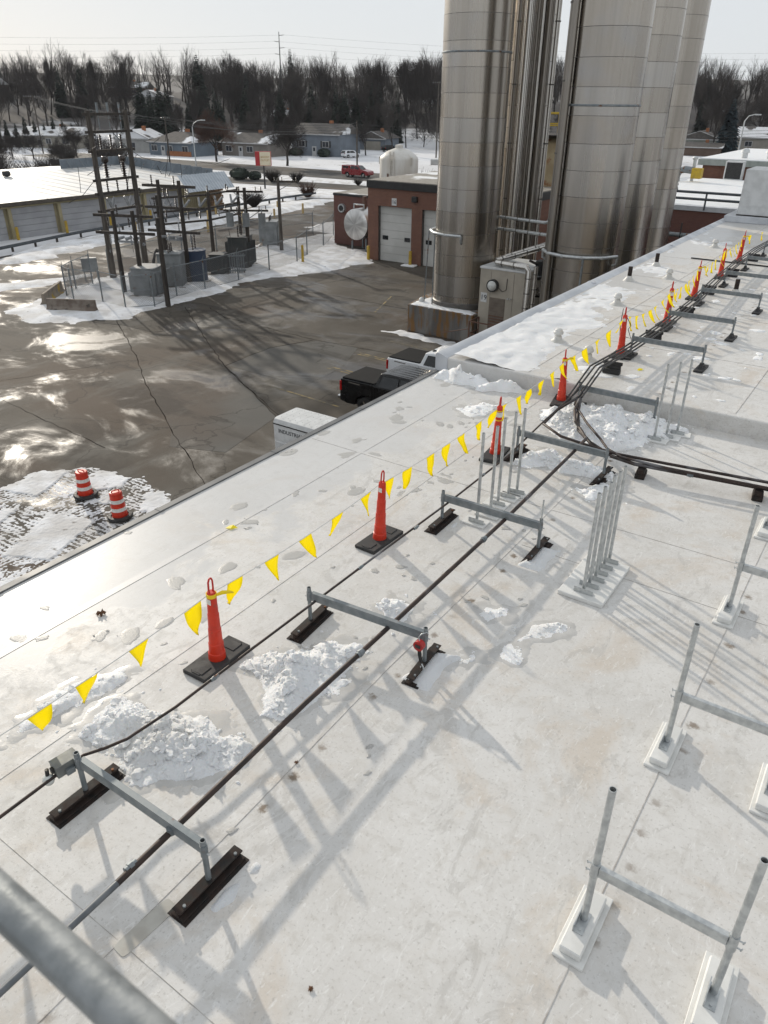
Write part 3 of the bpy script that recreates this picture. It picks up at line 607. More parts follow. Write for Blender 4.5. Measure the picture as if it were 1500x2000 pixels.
t = thing('air_conditioner', 'white rooftop air conditioner on a grey curb at the end of the roof', 'air conditioner', (-5.5, 35.0, UZ), 0)
MB().box((.2, 0, .12), (2.6, 2.4, .24), 0, .02).build('curb', M['flashing_white'], t)
b = MB(); b.box((0, 0, 1.09), (1.4, 1.9, 1.64), 0, .02); b.build('cabinet', M['white_metal'], t); MB().box((0, 0, .255), (1.44, 1.94, .04)).build('skid', M['rust'], t)
MB().box((0, -.955, 1.2), (1.25, .012, 1.2)).build('access_panel', M['white_metal'], t); MB().box((.5, -.97, 1.1), (.03, .02, .1)).build('latch', M['black'], t)
b = MB()
for i in range(12): b.box((.72, -.6+i*.11, 1.2), (.03, .05, 1.2))
b.build('grille', M['black'], t)
M['rail_pipe'] = pm('dull_rail_paint', (.2, .215, .22), (.3, .315, .32), 30, .45, .6, .5, .3, 90, .003)
t = thing('handrail', 'blurred galvanised handrail pipe close in front of the viewer', 'handrail', (0, .18, 3.682))
MB().cyl((-2.6, 0, 0), (2.6, 0, 0), .0205, n=28).build('top_rail', M['rail_pipe'], t, 40)
for x in (-2.55, 2.55): MB().cyl((x, 0, -.02), (x, 0, -3.68), .024, n=16).build('post', M['galv'], t, 40)
def leaf(label, x, y, z, s, rz, mat='leaf'):
    P = [(0, -.5), (.1, -.42), (.3, -.45), (.26, -.25), (.5, -.2), (.36, 0), (.44, .22), (.2, .2), (.1, .5), (0, .38), (-.12, .52), (-.2, .22), (-.46, .2), (-.34, 0), (-.5, -.22), (-.24, -.24), (-.28, -.44), (-.1, -.42)]
    vs = [(0, 0, .25*s)]+[(p[0]*s, p[1]*s, s*(.12+.18*math.sin(i*2.1))) for i, p in enumerate(P)]
    MB().add(vs, [(0, i+1, (i+1) % len(P)+1) for i in range(len(P))]).build('leaf', M[mat], None, None, False, loc=(x, y, z), rz=rz, label=label, cat='leaf')
leaf('curled brown leaf on the wet roof by the edge seam', -5.55, 3.36, .006, .1, .4); leaf('small dark leaf lying on the seam by the conduit', -2.79, 3.0, .006, .035, 2)
leaf('tiny dark leaf on the bare roof near the handrail', -1.66, 1.78, .005, .035, 1)

for lab, x, y, z, rz_ in (('torn scrap of yellow flag lying on the wet roof', -5.7, 5.3, .004, .5), ('torn scrap of yellow flag lying beside the cables on the upper roof', -3.4, 13.1, UZ+.004, 1.1)):
    MB().add([(-.07, -.02, 0), (.0, -.045, .012), (.075, .0, .004), (.01, .035, .018), (-.04, .03, .004)], [(0, 1, 3, 4), (1, 2, 3)]).build('flag_scrap', M['flag'], None, None, False, loc=(x, y, z), rz=rz_, label=lab, cat='flag scrap')
# ================================================================ ground, yard, street
def hgt(x, y):
    d = math.hypot(x, y)
    t = max(0, min(1, (d-196)/170)); s = t*t*(3-2*t)
    t2 = max(0, min(1, (d-380)/500)); z = GZ+12.5*s+6*t2
    return z+.6*s*noise.noise(Vector((x*.02, y*.02, 0)))*2
M['lawn_flat'] = pm('snowy_lawn', (.72, .73, .75), (.62, .62, .63), .05, .95, .95, 0, .3, .8, .1, c3=(.2, .17, .12), s3=.11, lo3=.6, hi3=.7)
def lawn():
    m, nt, bs = nodes('snowy_ground'); bs.inputs['Roughness'].default_value = .95; bs.inputs['Specular IOR Level'].default_value = .1
    c = mixc(nt, ramp(nt, tex(nt, .05, 5), .35, .65), (.72, .73, .75), (.6, .6, .61)); c = mixc(nt, ramp(nt, tex(nt, .3, 6, .6), .6, .7), c, (.2, .17, .12))
    tc = N(nt, 'TexCoord'); ln = N(nt, 'VectorMath', operation='LENGTH'); nt.links.new(tc.outputs['Object'], ln.inputs[0])      # leaf litter under the wood on the hill
    f = math_(nt, 'ADD', ramp(nt, ln.outputs['Value'], 225, 265), math_(nt, 'MULTIPLY', math_(nt, 'SUBTRACT', tex(nt, .035, 5), .5), 2.2)); c = mixc(nt, ramp(nt, f, .35, .75, 0, .9), c, (.04, .033, .028))
    nt.links.new(c, bs.inputs['Base Color']); bump(nt, bs, tex(nt, .8, 5), .3, .1); return m
M['lawn'] = lawn()
def asphalt(name, a, b, wetlo=.54, stretch=None, wet_r=.4, seams=True):
    m, nt, bs = nodes(name)
    t = tex(nt, .16, 6, .6, stretch); c = mixc(nt, ramp(nt, t, .35, .65), a, b)
    t2 = tex(nt, .3, 8, .62, (.75, 1.2, 1), dist=.5, rot=(0, 0, .5)); wm = ramp(nt, t2, wetlo-.06, wetlo+.1)
    c = mixc(nt, math_(nt, 'MULTIPLY', wm, .7), c, (.028, .023, .019))
    t3 = tex(nt, 6, 6, .7); c = mixc(nt, ramp(nt, t3, .5, .8, 0, .5), c, (.1, .092, .08))
    tb = tex(nt, .09, 3); c = mixc(nt, ramp(nt, tb, .48, .62, 0, .6), c, (.085, .058, .04)); tl = tex(nt, .22, 5, .6, (.4, 1.3, 1), dist=.8, rot=(0, 0, -.5)); c = mixc(nt, ramp(nt, tl, .5, .6, 0, .55), c, (.028, .025, .022)); tg_ = tex(nt, .3, 6, .65, (1.2, .5, 1), rot=(0, 0, .9)); c = mixc(nt, ramp(nt, tg_, .5, .62, 0, .6), c, (.13, .122, .108))
    v = N(nt, 'TexVoronoi', feature='DISTANCE_TO_EDGE'); v.inputs['Scale'].default_value = .16; tc = N(nt, 'TexCoord'); mp = N(nt, 'Mapping')
    nt.links.new(tc.outputs['Object'], mp.inputs[0]); mp.inputs['Rotation'].default_value = (0, 0, .4)
    wv = N(nt, 'VectorMath', operation='ADD'); ns = N(nt, 'TexNoise'); ns.inputs['Scale'].default_value = .5; ns.inputs['Detail'].default_value = 5
    nt.links.new(mp.outputs[0], ns.inputs['Vector']); sc = N(nt, 'VectorMath', operation='SCALE'); sc.inputs[3].default_value = 5; nt.links.new(ns.outputs['Color'], sc.inputs[0])
    nt.links.new(mp.outputs[0], wv.inputs[0]); nt.links.new(sc.outputs[0], wv.inputs[1]); nt.links.new(wv.outputs[0], v.inputs['Vector'])
    c = mixc(nt, math_(nt, 'MULTIPLY', ramp(nt, v.outputs[0], .014, .003), .45), c, (.02, .018, .016))
    nt.links.new(c, bs.inputs['Base Color'])
    mx = N(nt, 'Mix'); nt.links.new(wm, mx.inputs[0]); mx.inputs[2].default_value = .8; sp_ = N(nt, 'Mix'); nt.links.new(wm, sp_.inputs[0]); sp_.inputs[2].default_value = .12; sp_.inputs[3].default_value = .45; nt.links.new(sp_.outputs[0], bs.inputs['Specular IOR Level']); mx.inputs[3].default_value = wet_r; nt.links.new(mx.outputs[0], bs.inputs['Roughness'])
    hh = math_(nt, 'MULTIPLY', tex(nt, 22, 5, .7), math_(nt, 'SUBTRACT', 1, math_(nt, 'MULTIPLY', wm, .8))); bump(nt, bs, hh, .5, .03)
    return m
M['yard'] = asphalt('wet_yard_paving', (.072, .062, .05), (.105, .093, .078))
M['concrete'] = asphalt('pale_concrete_slab', (.1, .096, .088), (.12, .115, .106), .6, None, .3)
M['asphalt'] = asphalt('street_asphalt', (.085, .082, .078), (.11, .106, .1), .66, None, .3)
M['crack'] = pm('joint_tar', (.02, .018, .016), (.035, .03, .026), 3, 1, spec=0)
M['paint_y'] = pm('worn_yellow_paint', (.26, .19, .07), (.08, .072, .055), 2, .8, .85, lo=.35, hi=.55)
xs = [-900, -700, -560, -460]+[-400+i*16 for i in range(38)]+[240, 330, 460, 640]; ys = [-140, -80]+[-30+i*16 for i in range(36)]+[560, 640, 760, 920, 1150]
b = MB(); b.add([(x, y, hgt(x, y)) for y in ys for x in xs], [(j*len(xs)+i, j*len(xs)+i+1, (j+1)*len(xs)+i+1, (j+1)*len(xs)+i) for j in range(len(ys)-1) for i in range(len(xs)-1)])
b.build('ground', M['lawn'], None, 180, False, kind='structure')
b = MB(); b.add([(-6.7, -60, 0), (-58.5, -60, 0), (-58.5, 30, 0), (-59.2, 36, 0), (-62, 44, 0), (-62.4, 52, 0), (-64.2, 63, 0), (-65.5, 80, 0), (-66, 101.2, 0), (-40, 101.4, 0), (-34, 56, 0), (-6.7, 56, 0)], [tuple(range(12))])
yard = b.build('yard', M['yard'], None, kind='structure', loc=(0, 0, GZ+.004))
MB().add([(-420, 101, 0), (90, 103, 0), (90, 116, 0), (-420, 114, 0)], [(0, 1, 2, 3)]).build('street', M['asphalt'], None, kind='structure', loc=(0, 0, GZ+.006))
MB().add([(-96, 86, 0), (-66, 90, 0), (-66, 97, 0), (-96, 94, 0)], [(0, 1, 2, 3)]).build('driveway', M['asphalt'], None, kind='structure', loc=(0, 0, GZ+.01))
for nm, P in (('slab', [(-26.8, 20.7), (-24.9, 23.8), (-19.0, 20.6), (-18.2, 17.0), (-20.2, 16.2), (-21.3, 17.3)]), ('slab', [(-25.2, 24.2), (-25.5, 27.4), (-24.4, 29.8), (-21.9, 30.1), (-20.6, 27), (-20.4, 24)])):
    MB().prism(P, 0, .003).build(nm, M['concrete'], yard, loc=(0, 0, .002))
def strip(name, a, b_, wd, mat, par, z=.006):
    a, b_ = Vector((*a, 0)), Vector((*b_, 0)); n = (b_-a).normalized().cross(Vector((0, 0, 1)))*wd/2
    return MB().quad(a-n, b_-n, b_+n, a+n).build(name, mat, par, None, False, loc=(0, 0, z))
def rough_line(name, pts, wd, mat, par, z=.007, seed=1):
    rnd = random.Random(seed); P = []
    for (a, c) in zip(pts, pts[1:]):
        n = max(2, int(math.dist(a, c)/.5))
        for i in range(n): t = i/n; P.append((a[0]+(c[0]-a[0])*t+rnd.uniform(-.05, .05), a[1]+(c[1]-a[1])*t+rnd.uniform(-.05, .05)))
    P.append(pts[-1]); vs = []
    for i, p in enumerate(P):
        q, r = P[max(0, i-1)], P[min(len(P)-1, i+1)]; d = Vector((r[0]-q[0], r[1]-q[1])).normalized(); w_ = wd*rnd.uniform(.5, 1.3)/2
        vs += [(p[0]-d.y*w_, p[1]+d.x*w_, 0), (p[0]+d.y*w_, p[1]-d.x*w_, 0)]
    return MB().add(vs, [(2*i, 2*i+1, 2*i+3, 2*i+2) for i in range(len(P)-1)]).build(name, mat, par, None, False, loc=(0, 0, z))
for i, pts in enumerate(([(-36.1, 26.5), (-29.1, 22.2), (-26.2, 20.2), (-21.3, 17.3), (-16, 14.2)], [(-35.2, 30.8), (-24.9, 23.8), (-20.2, 21.4), (-14, 18)], [(-34, 31.6), (-31.6, 30.5), (-24.4, 29.9), (-17, 30.4)], [(-25.2, 24.1), (-25.5, 27.4), (-24.6, 29.8)], [(-25.2, 24.1), (-19.2, 20.7), (-15, 18.4)], [(-36, 37.5), (-30, 38.5), (-22, 38.2)], [(-37, 33), (-33, 40), (-30.5, 49)], [(-45, 22), (-38, 18), (-30, 15.5), (-22, 14.8)], [(-40, 13), (-32, 16), (-29.5, 22)], [(-52, 25), (-43, 20), (-36, 19.5)])):
    rough_line('crack', pts, .035 if i < 6 else .022, M['crack'], yard, .0075, i)
for a, c in (((-21.8, 23.2), (-17.6, 22.9)), ((-21.2, 26.6), (-17.2, 26.5)), ((-21.2, 26.85), (-17.2, 26.75)), ((-21.3, 29.2), (-17.5, 29.0)), ((-21.3, 29.42), (-17.5, 29.2)), ((-21.2, 32.0), (-17, 31.8)), ((-25.3, 36.5), (-26.8, 40.5))): strip('painted_line', a, c, .1, M['paint_y'], yard, .0085)
strip('painted_line', (-62, 75), (-62, 100), .14, M['paint_y'], yard, .0085)
# ---------------------------------------------------------------- snow lying in the yard
def ysnow(label, poly, th=.12, seed=1, res=.35, edge=1.2, name='yard_snow', amp=.9):
    def fn(x, y, d):
        e = d+amp*noise.noise(Vector((x*.5, y*.5, seed)))+.35*noise.noise(Vector((x*1.6, y*1.6, seed)))
        h = th*max(-.5, min(1, e/edge))
        return h+(.04*noise.noise(Vector((x*1.2, y*1.2, 9+seed)))+.03*noise.noise(Vector((x*3, y*3, 4))) if h > 0 else 0)
    field(poly, res, fn, GZ+.006, .8).build(name, M['snow_yard'], None, 60, False, label=label, cat='snow', kind='stuff')
ysnow('trampled snow around the substation and the brick garage', [(-42.2, 23.9), (-40.3, 23.0), (-38.5, 23.9), (-36.8, 25.2), (-36.3, 27.3), (-36.0, 29.2), (-36.2, 31.2), (-36.4, 35.2), (-36.9, 38.2), (-36.5, 40.7), (-35.2, 42.9), (-34.8, 44.8), (-34.5, 49.0), (-36.2, 52.6), (-41.3, 53.6), (-46.0, 58.5), (-46.2, 55.8), (-47.0, 51.8), (-45.4, 44.3), (-45.4, 39.3), (-46.3, 37.0), (-46, 33.0), (-45.2, 29.6), (-44, 27.0)], .14, 1, .3)
ysnow('snow bank along the guard rail before the long shed', [(-55.4, 31.4), (-59.2, 34.4), (-61, 38.2), (-61.4, 43.3), (-62.2, 50.7), (-63.4, 60.9), (-64.8, 75.6), (-62.1, 80.5), (-61.0, 79.3), (-58.1, 65.7), (-58.0, 58.4), (-57.2, 51.0), (-56.4, 44.7), (-56.6, 40.7), (-55.5, 35.7)], .25, 2, .5)
ysnow('snow strip along the access road', [(-53, 20), (-47.5, 26), (-46.8, 31), (-47.3, 34), (-49, 30), (-52, 25)], .1, 3, .4)
ysnow('snow lawn beside the bakery sign', [(-96, 94.5), (-66, 97.5), (-66, 101), (-96, 100.5)], .2, 4, .7)
ysnow('snow lawn in front of the sign and hedges', [(-92, 72), (-70, 77), (-58, 84), (-58, 89), (-70, 88), (-94, 84)], .2, 5, .7)
ysnow('narrow snow line along the concrete plinth', [(-22.6, 33.4), (-21.7, 34.2), (-18.8, 33.7), (-16, 32.7), (-16, 32.2), (-18.8, 33.1), (-21.4, 33.2)], .09, 6, .14, .35, amp=.25)
ysnow('wind-blown snow behind the tank', [(-50, 60), (-42, 56), (-44, 64), (-48, 78), (-51, 78)], .08, 8, .5)
# tyre-rutted snow by the traffic drums
def ruts(x, y, d):
    P_ = Vector((x, y, 0)); e = d+.3*noise.noise(P_*1.3)+.12*noise.noise(P_*5); wv = .35*noise.noise(P_*.4); ed = .05*noise.noise(P_*4)+.04*noise.noise(P_*11)
    h = .026*max(-.6, min(1, e/.3))+.007*noise.noise(P_*7)+.008*noise.noise(P_*2.5)
    for ca, sa, ph, per, wd in ((.9, .43, .35, 2.6, .40), (.3, -.95, .15, 3.3, .26), (.75, -.66, .55, 4.1, .16)):      # bands of tyre tread pressed down to the paving
        u_ = x*ca+y*sa+wv; v_ = -x*sa+y*ca; f = (u_/per+ph) % 1+ed
        if 0 < f < wd:
            lane = int(f*per/.13); tread = math.sin(v_*36+lane*2.1+1.5*noise.noise(P_*2))*(.6+.4*math.sin(f*per*48))
            h = min(h, .010*tread+.011*noise.noise(P_*3.3)+.006*noise.noise(P_*13)-.001)
    return h
field([(-21.9, 10.2), (-22.1, 12.4), (-20.8, 13.5), (-19, 13.9), (-16.4, 13.2), (-15.2, 11.2), (-16, 7.2), (-20, 7.2)], .032, ruts, GZ+.006, .2).build('yard_snow', M['snow_yard'], None, 60, False, label='tyre-rutted snow around the two orange drums', cat='snow', kind='stuff')
# ---------------------------------------------------------------- traffic drums
def drum(label, x, y, rz, tilt):
    t = thing('traffic_drum', label, 'traffic drum', (x, y, GZ+.05), rz, 'orange traffic drums'); t.rotation_euler = (tilt, tilt*.5, rz); t.scale = (.86, .86, .86)
    MB().lathe([(.42, 0), (.43, .05), (.40, .1), (.3, .11), (.29, .06)], n=28).build('base_ring', M['rubber'], t, 50)
    z = .06; Rr = [.262, .25, .238, .227, .216]; cols = ['orange', 'white_band', 'orange', 'white_band', 'orange']; hs_ = [.24, .13, .17, .13, .22]; body = None
    for i in range(5):
        r = Rr[i]; b = MB(); b.lathe([(r+.012, z), (r+.012, z+.015), (r, z+.02), (r-.004, z+hs_[i])]+([(r-.03, z+hs_[i]+.025), (.1, z+hs_[i]+.03)] if i == 4 else []), n=28)
        b.build('band', M[cols[i]], t, 40); z += hs_[i]
    MB().tube([(-.13, 0, z+.02), (-.11, 0, z+.075), (0, 0, z+.085), (.11, 0, z+.075), (.13, 0, z+.02)], .022, 8).build('handle', M['orange'], t, 60)
drum('orange and white traffic drum with bright bands on dark tyre ring', -19.37, 12.06, .3, .02)
drum('faded orange traffic drum leaning on its tyre ring', -17.34, 11.76, 1.2, -.035)
# ---------------------------------------------------------------- jersey barriers
M['jersey'] = pm('dirty_concrete', (.17, .145, .12), (.27, .23, .18), 1.6, .85, .9, 0, .4, 12, .02, c3=(.36, .24, .04), s3=1.1, lo3=.58, hi3=.66)
M['jersey_b'] = pm('stained_concrete', (.13, .10, .08), (.22, .19, .16), 1.8, .85, .9, 0, .5, 12, .02, c3=(.04, .035, .03), s3=2.5)
def jersey(label, a, c, mat):
    a, c = Vector((*a, GZ)), Vector((*c, GZ)); L = (c-a).length; t = link('jersey_barrier', None, loc=a, rz=math.atan2(c.y-a.y, c.x-a.x), label=label, cat='barrier')
    b = MB(); b.extr([(-.28, 0), (.28, 0), (.28, .09), (.12, .3), (.08, .74), (-.08, .74), (-.12, .3), (-.28, .09)], 0, L, 0); o = b.build('block', mat, t, 30)
    md = o.modifiers.new('bev', 'BEVEL'); md.width = .03; md.segments = 2
    for x in (L*.3, L*.7): MB().box((x, 0, .03), (.5, .6, .05)).build('slot', M['crack'], t)
jersey('concrete barrier with flaking yellow paint beside the substation', (-42.0, 26.0), (-44.4, 28.9), M['jersey'])
jersey('stained brown concrete barrier across the substation corner', (-40.9, 25.5), (-38.3, 26.9), M['jersey_b'])
# ---------------------------------------------------------------- pickup trucks
M['glass'] = pm('tinted_glass', (.008, .01, .012), (.012, .014, .016), 3, .06)
M['chrome'] = pm('chrome', (.6, .6, .6), (.5, .5, .5), 9, .18, .25, 1)
M['tail'] = pm('tail_lamp_red', (.4, .008, .008), (.25, .006, .006), 9, .15)
M['tyre'] = pm('tyre_rubber', (.012, .012, .012), (.02, .02, .02), 9, .8)
M['bedcover'] = pm('vinyl_bed_cover', (.009, .009, .0095), (.014, .014, .0145), 3, .75, .85, spec=.12)
def paint(name, c, r=.22):
    m, nt, bs = nodes(name); bs.inputs['Base Color'].default_value = (*c, 1); bs.inputs['Roughness'].default_value = r; bs.inputs['Coat Weight'].default_value = .6; bs.inputs['Coat Roughness'].default_value = .06
    t = tex(nt, 2.5, 5); nt.links.new(ramp(nt, t, .3, .8, r, r+.25), bs.inputs['Roughness']); return m
M['p_black'] = paint('black_car_paint', (.003, .003, .0035), .12); M['p_black'].node_tree.nodes['Principled BSDF'].inputs['Coat Weight'].default_value = .15; M['p_black'].node_tree.nodes['Principled BSDF'].inputs['Specular IOR Level'].default_value = .3; M['p_white'] = paint('white_car_paint', (.68, .7, .72)); M['p_red'] = paint('red_car_paint', (.22, .008, .012))
def arch(cx_, r, z0, n=9): return [(cx_-r*math.cos(math.pi*i/n), z0+r*math.sin(math.pi*i/n)) for i in range(n+1)]
def wheel(t, x, y, r, side):
    w_ = MB(); n = 28; wd = .24
    prof = [(r*.62, -wd/2), (r*.93, -wd/2), (r, -wd/2+.04), (r, wd/2-.04), (r*.93, wd/2), (r*.62, wd/2)]
    vs = [(x+q*math.cos(2*math.pi*k/n), y+d, r+q*math.sin(2*math.pi*k/n)) for q, d in prof for k in range(n)]
    w_.add(vs, [(i*n+k, i*n+(k+1) % n, (i+1)*n+(k+1) % n, (i+1)*n+k) for i in range(5) for k in range(n)]); wh = w_.build('wheel', M['tyre'], t, 40)
    b = MB(); yo = y+side*.085; b.cyl((x, yo-.01, r), (x, yo+.01, r), r*.2, n=14); b.cyl((x, y-side*.02, r), (x, y+side*.0, r), r*.64, n=24)
    for k in range(6):
        a = 2*math.pi*k/6; p, q = Vector((math.cos(a), 0, math.sin(a))), Vector((-math.sin(a), 0, math.cos(a))); c_ = Vector((x, yo, r))
        b.quad(c_+p*r*.12-q*r*.13, c_+p*r*.64-q*r*.1, c_+p*r*.64+q*r*.1, c_+p*r*.12+q*r*.13)
    b.cyl((x, y+side*.05, r), (x, y+side*.12, r), r*.645, n=24, caps=False); b.build('rim', M['chrome'], wh)
def pickup(name, label, loc, rz, pm_, s=.88, cap=None, decal=None):
    t = thing(name, label, 'pickup truck', loc, rz); t.scale = (s, s, s)
    L = 5.85; r = .41; wy = .82; zt = 1.42
    prof = [(0, .62), (0.02, .5), (.35, .42)]+arch(1.25, .5, .42)+[(2.2, .4), (4.2, .4)]+arch(4.75, .5, .42)+[(5.6, .42), (5.82, .5), (5.85, .85), (5.75, 1.08), (5.3, 1.2), (4.35, 1.3), (3.9, zt-.05), (1.67, zt-.03), (1.65, zt), (.02, zt)]
    b = MB(); n = len(prof); vs = []
    for y, k in ((-.98, 0), (-1.0, 1), (1.0, 1), (.98, 0)):
        for (px, pz) in prof:
            ins = .05 if pz > 1.1 else .0
            vs.append((px, (abs(y)-ins)*(1 if y > 0 else -1), pz))
    b.add([v for v in vs[n:3*n]], [tuple(range(n)), tuple(range(2*n-1, n-1, -1))]+[(i, n+i, n+(i+1) % n, (i+1) % n) for i in range(n)])
    body = b.build('body', pm_, t, 35); md = body.modifiers.new('bev', 'BEVEL'); md.width = .035; md.segments = 2; md.limit_method = 'ANGLE'; md.angle_limit = R(50)
    for x in (1.25, 4.75):
        for sd in (-1, 1): wheel(t, x, sd*wy, r, sd)
    MB().box((3, 0, .55), (5.3, 1.7, .3)).build('underbody', M['black'], t)
    # cab
    lo = [(2.02, zt-.06), (4.35, 1.28)]; b = MB(); P = []
    sec = [(1.69, zt-.05, .93), (1.9, 1.92, .76), (2.3, 1.965, .76), (3.45, 1.95, .76), (4.3, 1.3, .92)]
    for x, z, hw in sec: P += [(x, -hw, z), (x, hw, z)]
    base = [(1.69, -.93, 1.3), (1.69, .93, 1.3), (4.3, -.92, 1.25), (4.3, .92, 1.25)]; o = len(P); P += base
    F = [(0, 1, 3, 2), (2, 3, 5, 4), (4, 5, 7, 6), (6, 7, 9, 8), (0, 2, 4, 6, 8, o+2, o), (1, o+1, o+3, 9, 7, 5, 3), (o, o+1, 1, 0)]
    b.add(P, F); cb = b.build('cab', pm_, t, 30); md = cb.modifiers.new('bev', 'BEVEL'); md.width = .04; md.segments = 2; md.limit_method = 'ANGLE'
    for sd in (-1, 1):
        f = lambda x, z: (x, sd*((.93-(z-1.38)/.57*.17)+.012), z)
        for q in ([(1.9, 1.42), (2.05, 1.85), (2.8, 1.87), (2.8, 1.42)], [(2.9, 1.42), (2.9, 1.87), (3.4, 1.86), (4.0, 1.42)]): MB().quad(*[f(*p) for p in q]).build('side_window', M['glass'], t)
        MB().box((2.62, sd*.99, 1.22), (.16, .03, .035), 0, .008).build('door_handle', M['chrome'], t); MB().box((3.55, sd*1.08, 1.42), (.12, .2, .2), 0, .03).build('mirror', M['black'], t)
        b = MB(); b.box((.03, sd*.93, 1.13), (.1, .16, .42), 0, .02); b.build('tail_light', M['tail'], t)
        b = MB(); b.quad((1.0, sd*.961, zt-.12), (.4, sd*.961, zt-.1), (.4, sd*.961, zt-.06), (1.0, sd*.961, zt-.08)); b.build('badge', M['chrome'], t)
        b = MB(); b.box((3.0, sd*1.003, .9), (.008, .004, .8)); b.box((1.7, sd*1.003, .9), (.008, .004, .9)); b.build('door_gap', M['black'], t)
    MB().quad((1.73, -.8, 1.45), (1.73, .8, 1.45), (1.88, .68, 1.86), (1.88, -.68, 1.86)).build('rear_window', M['glass'], t).location.x = -.015
    MB().quad((3.52, -.7, 1.915), (3.52, .7, 1.915), (4.24, .82, 1.36), (4.24, -.82, 1.36)).build('windscreen', M['glass'], t).location = (.012, 0, .02)
    b = MB(); b.box((-.08, 0, .58), (.2, 1.9, .18), 0, .03); b.build('bumper', M['chrome'], t)
    MB().box((-.005, 0, 1.05), (.02, 1.5, .5), 0, .008).build('tailgate', pm_, t); MB().box((-.02, 0, 1.2), (.02, .28, .06)).build('tailgate_handle', M['black'], t)
    if cap is None: MB().box((.84, 0, zt+.02), (1.62, 1.72, .06), 0, .025).build('bed_cover', M['bedcover'], t)
    else:
        b = MB(); b.extr([(-.93, zt), (.93, zt), (.9, 1.9), (.8, 1.96), (-.8, 1.96), (-.9, 1.9)], .02, 1.68, 0); c_ = b.build('bed_cap', pm_, t, 30)
        for sd in (-1, 1): MB().quad((.25, sd*.935, 1.5), (1.5, sd*.935, 1.5), (1.5, sd*.915, 1.82), (.25, sd*.915, 1.82)).build('cap_window', M['glass'], t)
    if pm_ is M['p_black']:
        b = MB()
        for k in range(6): b.box((2.8, -.6+k*.24, 1.962), (1.1, .025, .008))
        b.build('roof_rib', pm_, t)
    return t
pickup('pickup_truck', 'black pickup truck with a dark bed cover parked in a stall', (-17.35, 23.55, GZ+.006), 0, M['p_black'], .95)
wt = pickup('pickup_truck', 'white crew-cab pickup truck with a dark bed cover', (-17.35, 26.85, GZ+.006), 0, M['p_white'], .95)
MB().lathe([(.09, 0), (.1, .03), (.05, .06), (.01, .07)], n=14).build('roof_antenna', M['black'], wt, 50, loc=(2.1, -.35, 1.94))
# service truck with lettered cap
t = thing('service_truck', 'white service truck with refrigeration lettering on its box', 'service truck', (-15.95, 17.8, GZ), 0)
b = MB(); P = [(-.66, 1.0), (.66, 1.0), (.66, 1.64), (.6, 1.75), (.5, 1.78), (-.5, 1.78), (-.6, 1.75), (-.66, 1.64)]; b.extr(P, 0, 3.0, 0); o = b.build('box_body', M['white_metal'], t, 30)
for k in range(9): MB().box((.3+k*.3, 0, 1.781), (.012, 1.1, .004)).build('roof_seam', M['white_metal'], t)
b = MB()
for k in range(9):
    for y in (-.42, -.15, .15, .42): b.cyl((.15+k*.3, y, 1.78), (.15+k*.3, y, 1.788), .01, n=6)
b.build('rivet', M['galv_old'], t, kind='stuff')
b = MB(); b.box((1.5, -.672, 1.6), (3.02, .02, .03)); b.box((-.005, 0, 1.6), (.02, 1.3, .03)); b.build('gutter', M['black'], t)
b = MB(); b.box((1.5, 0, .7), (3.0, 1.34, .6), 0, .02); b.build('lower_body', M['white_metal'], t)
for x in (.45, 1.25, 2.05): MB().box((x, -.675, .72), (.7, .012, .5), 0, .004).build('locker_door', M['white_metal'], t); MB().box((x-.2, -.685, .72), (.07, .02, .05)).build('latch', M['black'], t)
MB().box((.95, -.668, 1.2), (.07, .01, .07)).build('emblem', M['black'], t)
b = MB(); b.box((3.9, 0, .85), (1.8, 1.5, .5), 0, .06); b.add([(3.1, -.7, 1.1), (3.1, .7, 1.1), (3.1, .6, 1.7), (3.1, -.6, 1.7), (4.2, -.7, 1.1), (4.2, .7, 1.1), (3.8, .6, 1.7), (3.8, -.6, 1.7)], [(0, 1, 2, 3), (4, 7, 6, 5), (0, 3, 7, 4), (1, 5, 6, 2), (3, 2, 6, 7)]); b.build('cab', M['p_white'], t)
for x in (.75, 3.9):
    for sd in (-1, 1): wheel(t, x, sd*.58, .36, sd)
def text(s_, size, loc, rot, mat, par, depth=.004, name='lettering', align='LEFT'):
    cu = bpy.data.curves.new(name, 'FONT'); cu.body = s_; cu.size = size; cu.extrude = depth; cu.align_x = align; cu.resolution_u = 2
    to = bpy.data.objects.new(name+'_tmp', cu); COL.objects.link(to); dg = bpy.context.evaluated_depsgraph_get(); me = bpy.data.meshes.new_from_object(to.evaluated_get(dg)); bpy.data.objects.remove(to)
    me.materials.clear(); me.materials.append(mat); o = link(name, me, par, loc); o.rotation_euler = rot; return o
M['ink'] = pm('dark_lettering', (.03, .03, .035), (.05, .05, .055), 9, .6)
text('INDUSTRIAL REFRIGERATION', .19, (.2, -.665, 1.32), (R(90), 0, 0), M['ink'], t)
# ---------------------------------------------------------------- substation
M['wood'] = pm('weathered_pole_wood', (.05, .042, .036), (.1, .088, .075), 3, .9, .95, 0, .5, 8, .01, stretch=(3, 3, .3))
M['wood_d'] = pm('dark_creosote_wood', (.03, .026, .023), (.06, .05, .042), 3, .9, .95, 0, .5, 8, .01, stretch=(3, 3, .3))
M['porc'] = pm('brown_porcelain', (.03, .024, .022), (.06, .045, .04), 5, .25)
M['porc_g'] = pm('grey_porcelain', (.22, .23, .24), (.3, .31, .32), 5, .25)
M['tank_grey'] = pm('transformer_grey', (.22, .235, .24), (.16, .17, .175), 1.5, .5, .6, c3=(.12, .06, .03), s3=2.2, lo3=.68, hi3=.74)
M['tank_dark'] = pm('transformer_dark_green', (.03, .034, .034), (.05, .05, .048), 1.5, .5, .6)
M['tank_blue'] = pm('transformer_blue', (.02, .035, .07), (.03, .05, .09), 1.5, .45, .6)
